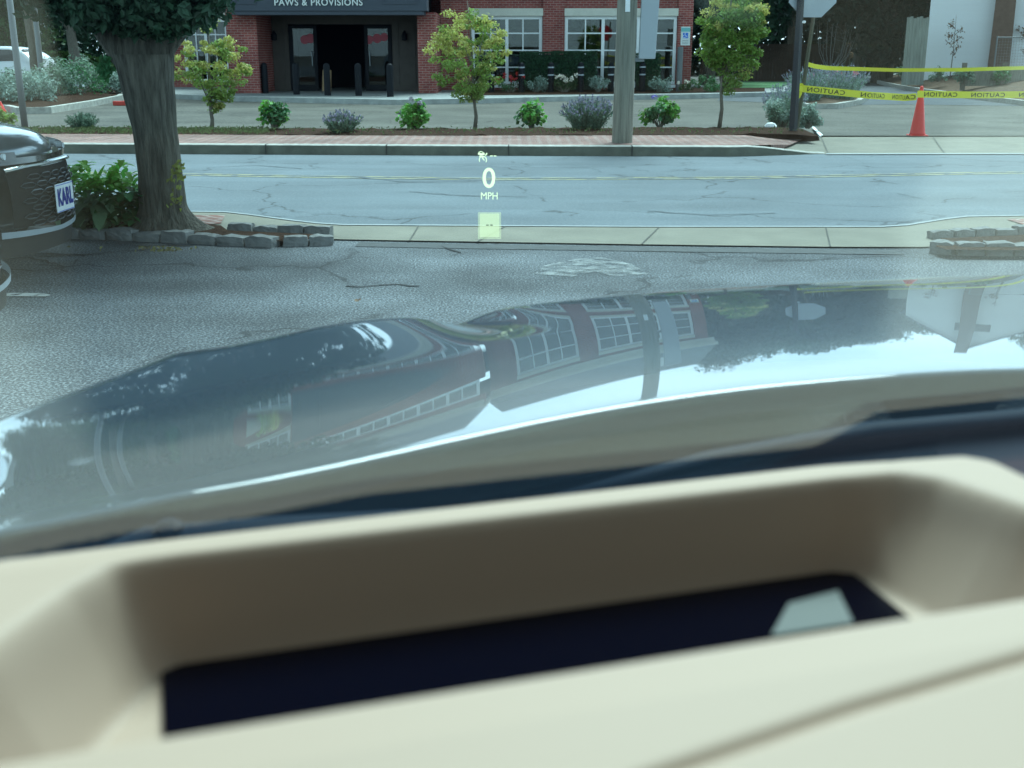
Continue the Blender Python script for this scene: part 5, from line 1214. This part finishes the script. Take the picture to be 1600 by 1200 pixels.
dm.f = [(j*nx_+i, j*nx_+i+1, (j+1)*nx_+i+1, (j+1)*nx_+i) for i in range(nx_-1) for j in range(JB[i])]
blk.f = [(j*nx_+i, j*nx_+i+1, (j+1)*nx_+i+1, (j+1)*nx_+i) for i in range(nx_-1) for j in range(JB[i], ny_-1)]
do_ = dm.build('dashboard', M_dash, oc_, smooth=True, recalc=False); blk.build('defroster_panel', M_plastic, do_, smooth=True, recalc=False)
MB().prism([(-.0125, .4572), (.311, .4570), (.312, .440), (.308, .343), (-.016, .343), (-.016, .452)], 1.2505, 1.2525).build('display_glass', M_bglass, do_)
sl_ = MB(); c_ = [(.240, .402), (.263, .427), (.292, .432), (.281, .402)]
sl_.prism(c_, 1.2535, 1.2543); q = sl_.build('reflection_slip', mat('reflection_tone', (.052, .060, .052), .6), do_)  # pale slip added in place of a sky reflection in the display glass
# rest of the dashboard and cabin shell (keeps light out; header strips and deeper side tint added to shade the recess)
cab = MB(); M_cab = mat('cabin_lining', (.05, .045, .04), .9)
cab.box(-.62, -2.3, .35, 1.72, -2.25, 1.75); cab.box(-.62, -2.3, .30, 1.72, .95, .35)
cab.box(-.66, -2.3, .35, -.62, .85, 1.12); cab.box(1.72, -2.3, .35, 1.76, .85, 1.12)
cab.box(-.62, .098, .5, -.322, .80, 1.245); cab.box(.802, .098, .5, 1.72, .80, 1.23); cab.box(-.322, .095, .5, .802, .099, 1.262); cab.build('cabin', M_cab, oc_)
MB().box(-.60, .11, 1.246, -.322, .70, 1.262).box(.802, .12, 1.231, 1.70, .60, 1.243).build('dash_extension', M_dash, oc_)
rf_ = MB(); rf_.box(-.66, -2.3, 1.752, 1.76, -.34, 1.80)
for k in range(12):
    fa, fb_ = .10-k*.04, .10-(k+1)*.04; rf_.add([(-.84, fa, zg(fa)+.006), (1.84, fa, zg(fa)+.006), (1.84, fb_, zg(fb_)+.006), (-.84, fb_, zg(fb_)+.006)], [(0, 1, 2, 3)])  # header strips added forward over the glass to shade the recess
rf_.box(-.66, -.36, 1.69, 1.76, -.33, 1.76)
for x in (-.66, 1.70):
    for y in (-1.2, -2.26): rf_.box(x, y, 1.12, x+.06, y+.1, 1.752)
rf_.tube([(-.62, .80, 1.14), (-.62, -.34, 1.77)], .035); rf_.tube([(1.72, .80, 1.14), (1.72, -.34, 1.77)], .035)
rf_.build('roof', M_cab, oc_)
GL_s = glassmat('dimmed_side_glass', (.10, .13, .14), k=1)  # side glass tint deepened to keep light off the dash recess
for x in (-.655, 1.735): MB().box(x, -2.2, 1.12, x+.005, .60, 1.76).build('side_window', GL_s, oc_)
MB().box(-.6, -2.262, 1.755, 1.7, -2.258, 1.80).build('rear_trim', M_cab, oc_)
# head-up display: the projected image hangs about 3.5 m ahead, upright, facing the driver
def hud():
    Yh = 4.5
    h_ = bpy.data.objects.new('head_up_display', None); SC.collection.objects.link(h_); c = PY(764, 300, Yh); inv = CAR.inverted()
    h_.parent = oc_; h_.location = inv @ c; h_.rotation_euler = (R_(90)-R_(9), 0, -PSI)
    s = Yh/1800*1.03
    E_ = mat('hud_light', (0, 0, 0), 1, emit=(1, 1, .62, .85)); E_.node_tree.nodes['Principled BSDF'].inputs['Specular IOR Level'].default_value = 0
    def txt(tt, hpx, u, v, wpx=None, bold=.0):
        vs, fs = text(tt, 1, 0, bold); hh = max(q.y for q in vs)-min(q.y for q in vs); ww = max(q.x for q in vs)-min(q.x for q in vs); y0 = min(q.y for q in vs); xc_ = (max(q.x for q in vs)+min(q.x for q in vs))/2
        ky = hpx*s/hh; kx = (wpx*s/ww) if wpx else ky
        return [Vector(((u-764)*s+(q.x-xc_)*kx, (300-v)*s+(q.y-y0)*ky, 0)) for q in vs], fs
    m = MB(); m.add(*txt('0', 30, 764, 294, 19, .012)); m.build('speed_digit', E_, h_, recalc=False)
    m = MB(); m.add(*txt('MPH', 10.5, 764.5, 311, 25, .0)); m.build('unit_text', E_, h_, recalc=False)
    def q2(u, v): return Vector(((u-764)*s, (300-v)*s, 0))
    ic = MB()
    def seg(pl, w_): 
        for a, b in zip(pl[:-1], pl[1:]):
            a, b = q2(*a), q2(*b); d = (b-a).normalized(); n_ = Vector((-d.y, d.x, 0))*w_*s/2; ic.add([a-n_-d*w_*s*.2, b-n_+d*w_*s*.2, b+n_+d*w_*s*.2, a+n_-d*w_*s*.2], [(0, 1, 2, 3)])
    seg([(766, 246.6), (769.5, 246.6)], 1.4); seg([(771.5, 246.6), (775, 246.6)], 1.4)
    seg([(749, 241), (752, 240), (755, 241), (757, 244)], 1.0); seg([(748.5, 243), (753, 244.5), (757, 243.5)], 3.2); seg([(750, 247), (756, 248)], 1.8)
    seg([(755+5.5*math.cos(a), 252.5-5.5*math.sin(a)) for a in [-.6+i*.35 for i in range(13)]], 1.2); seg([(754, 249), (757, 253)], 1.4); seg([(759, 246), (761, 242.5)], 1.8)
    ic.build('cruise_icon', E_, h_, recalc=False)
    # translucent pale tile with border
    Et = bpy.data.materials.new('hud_tile'); Et.use_nodes = True; n = Et.node_tree.nodes; n.remove(n['Principled BSDF']); tr = n.new('ShaderNodeBsdfTransparent'); tr.inputs[0].default_value = (.30, .30, .30, 1)
    em = n.new('ShaderNodeEmission'); em.inputs[0].default_value = (1, 1, .58, 1); em.inputs[1].default_value = .50; ad = n.new('ShaderNodeAddShader'); Et.node_tree.links.new(tr.outputs[0], ad.inputs[0]); Et.node_tree.links.new(em.outputs[0], ad.inputs[1]); Et.node_tree.links.new(ad.outputs[0], n['Material Output'].inputs[0])
    m = MB(); m.add([q2(749.5, 368), q2(780, 368), q2(780, 332), q2(749.5, 332)], [(0, 1, 2, 3)]); m.build('speed_limit_tile', Et, h_, recalc=False)
    ic = MB()
    r_ = [(748, 331), (781.5, 331), (781.5, 369.5), (748, 369.5)]
    for i in range(4):
        a, b = Vector(r_[i]), Vector(r_[(i+1) % 4]); a, b = q2(*a), q2(*b); d = (b-a).normalized(); n_ = Vector((-d.y, d.x, 0))*.45*s; ic.add([a-n_, b-n_, b+n_, a+n_], [(0, 1, 2, 3)])
    ic.build('tile_border', Et, h_, recalc=False)
    m = MB()
    for u in (759.5, 765.5): m.add([q2(u, 350.2)+Vector((0, 0, .002)), q2(u+4.2, 350.2)+Vector((0, 0, .002)), q2(u+4.2, 348.8)+Vector((0, 0, .002)), q2(u, 348.8)+Vector((0, 0, .002))], [(0, 1, 2, 3)])
    m.build('limit_dashes', mat('hud_dash', (.12, .14, .10), .9), h_, recalc=False)
hud()
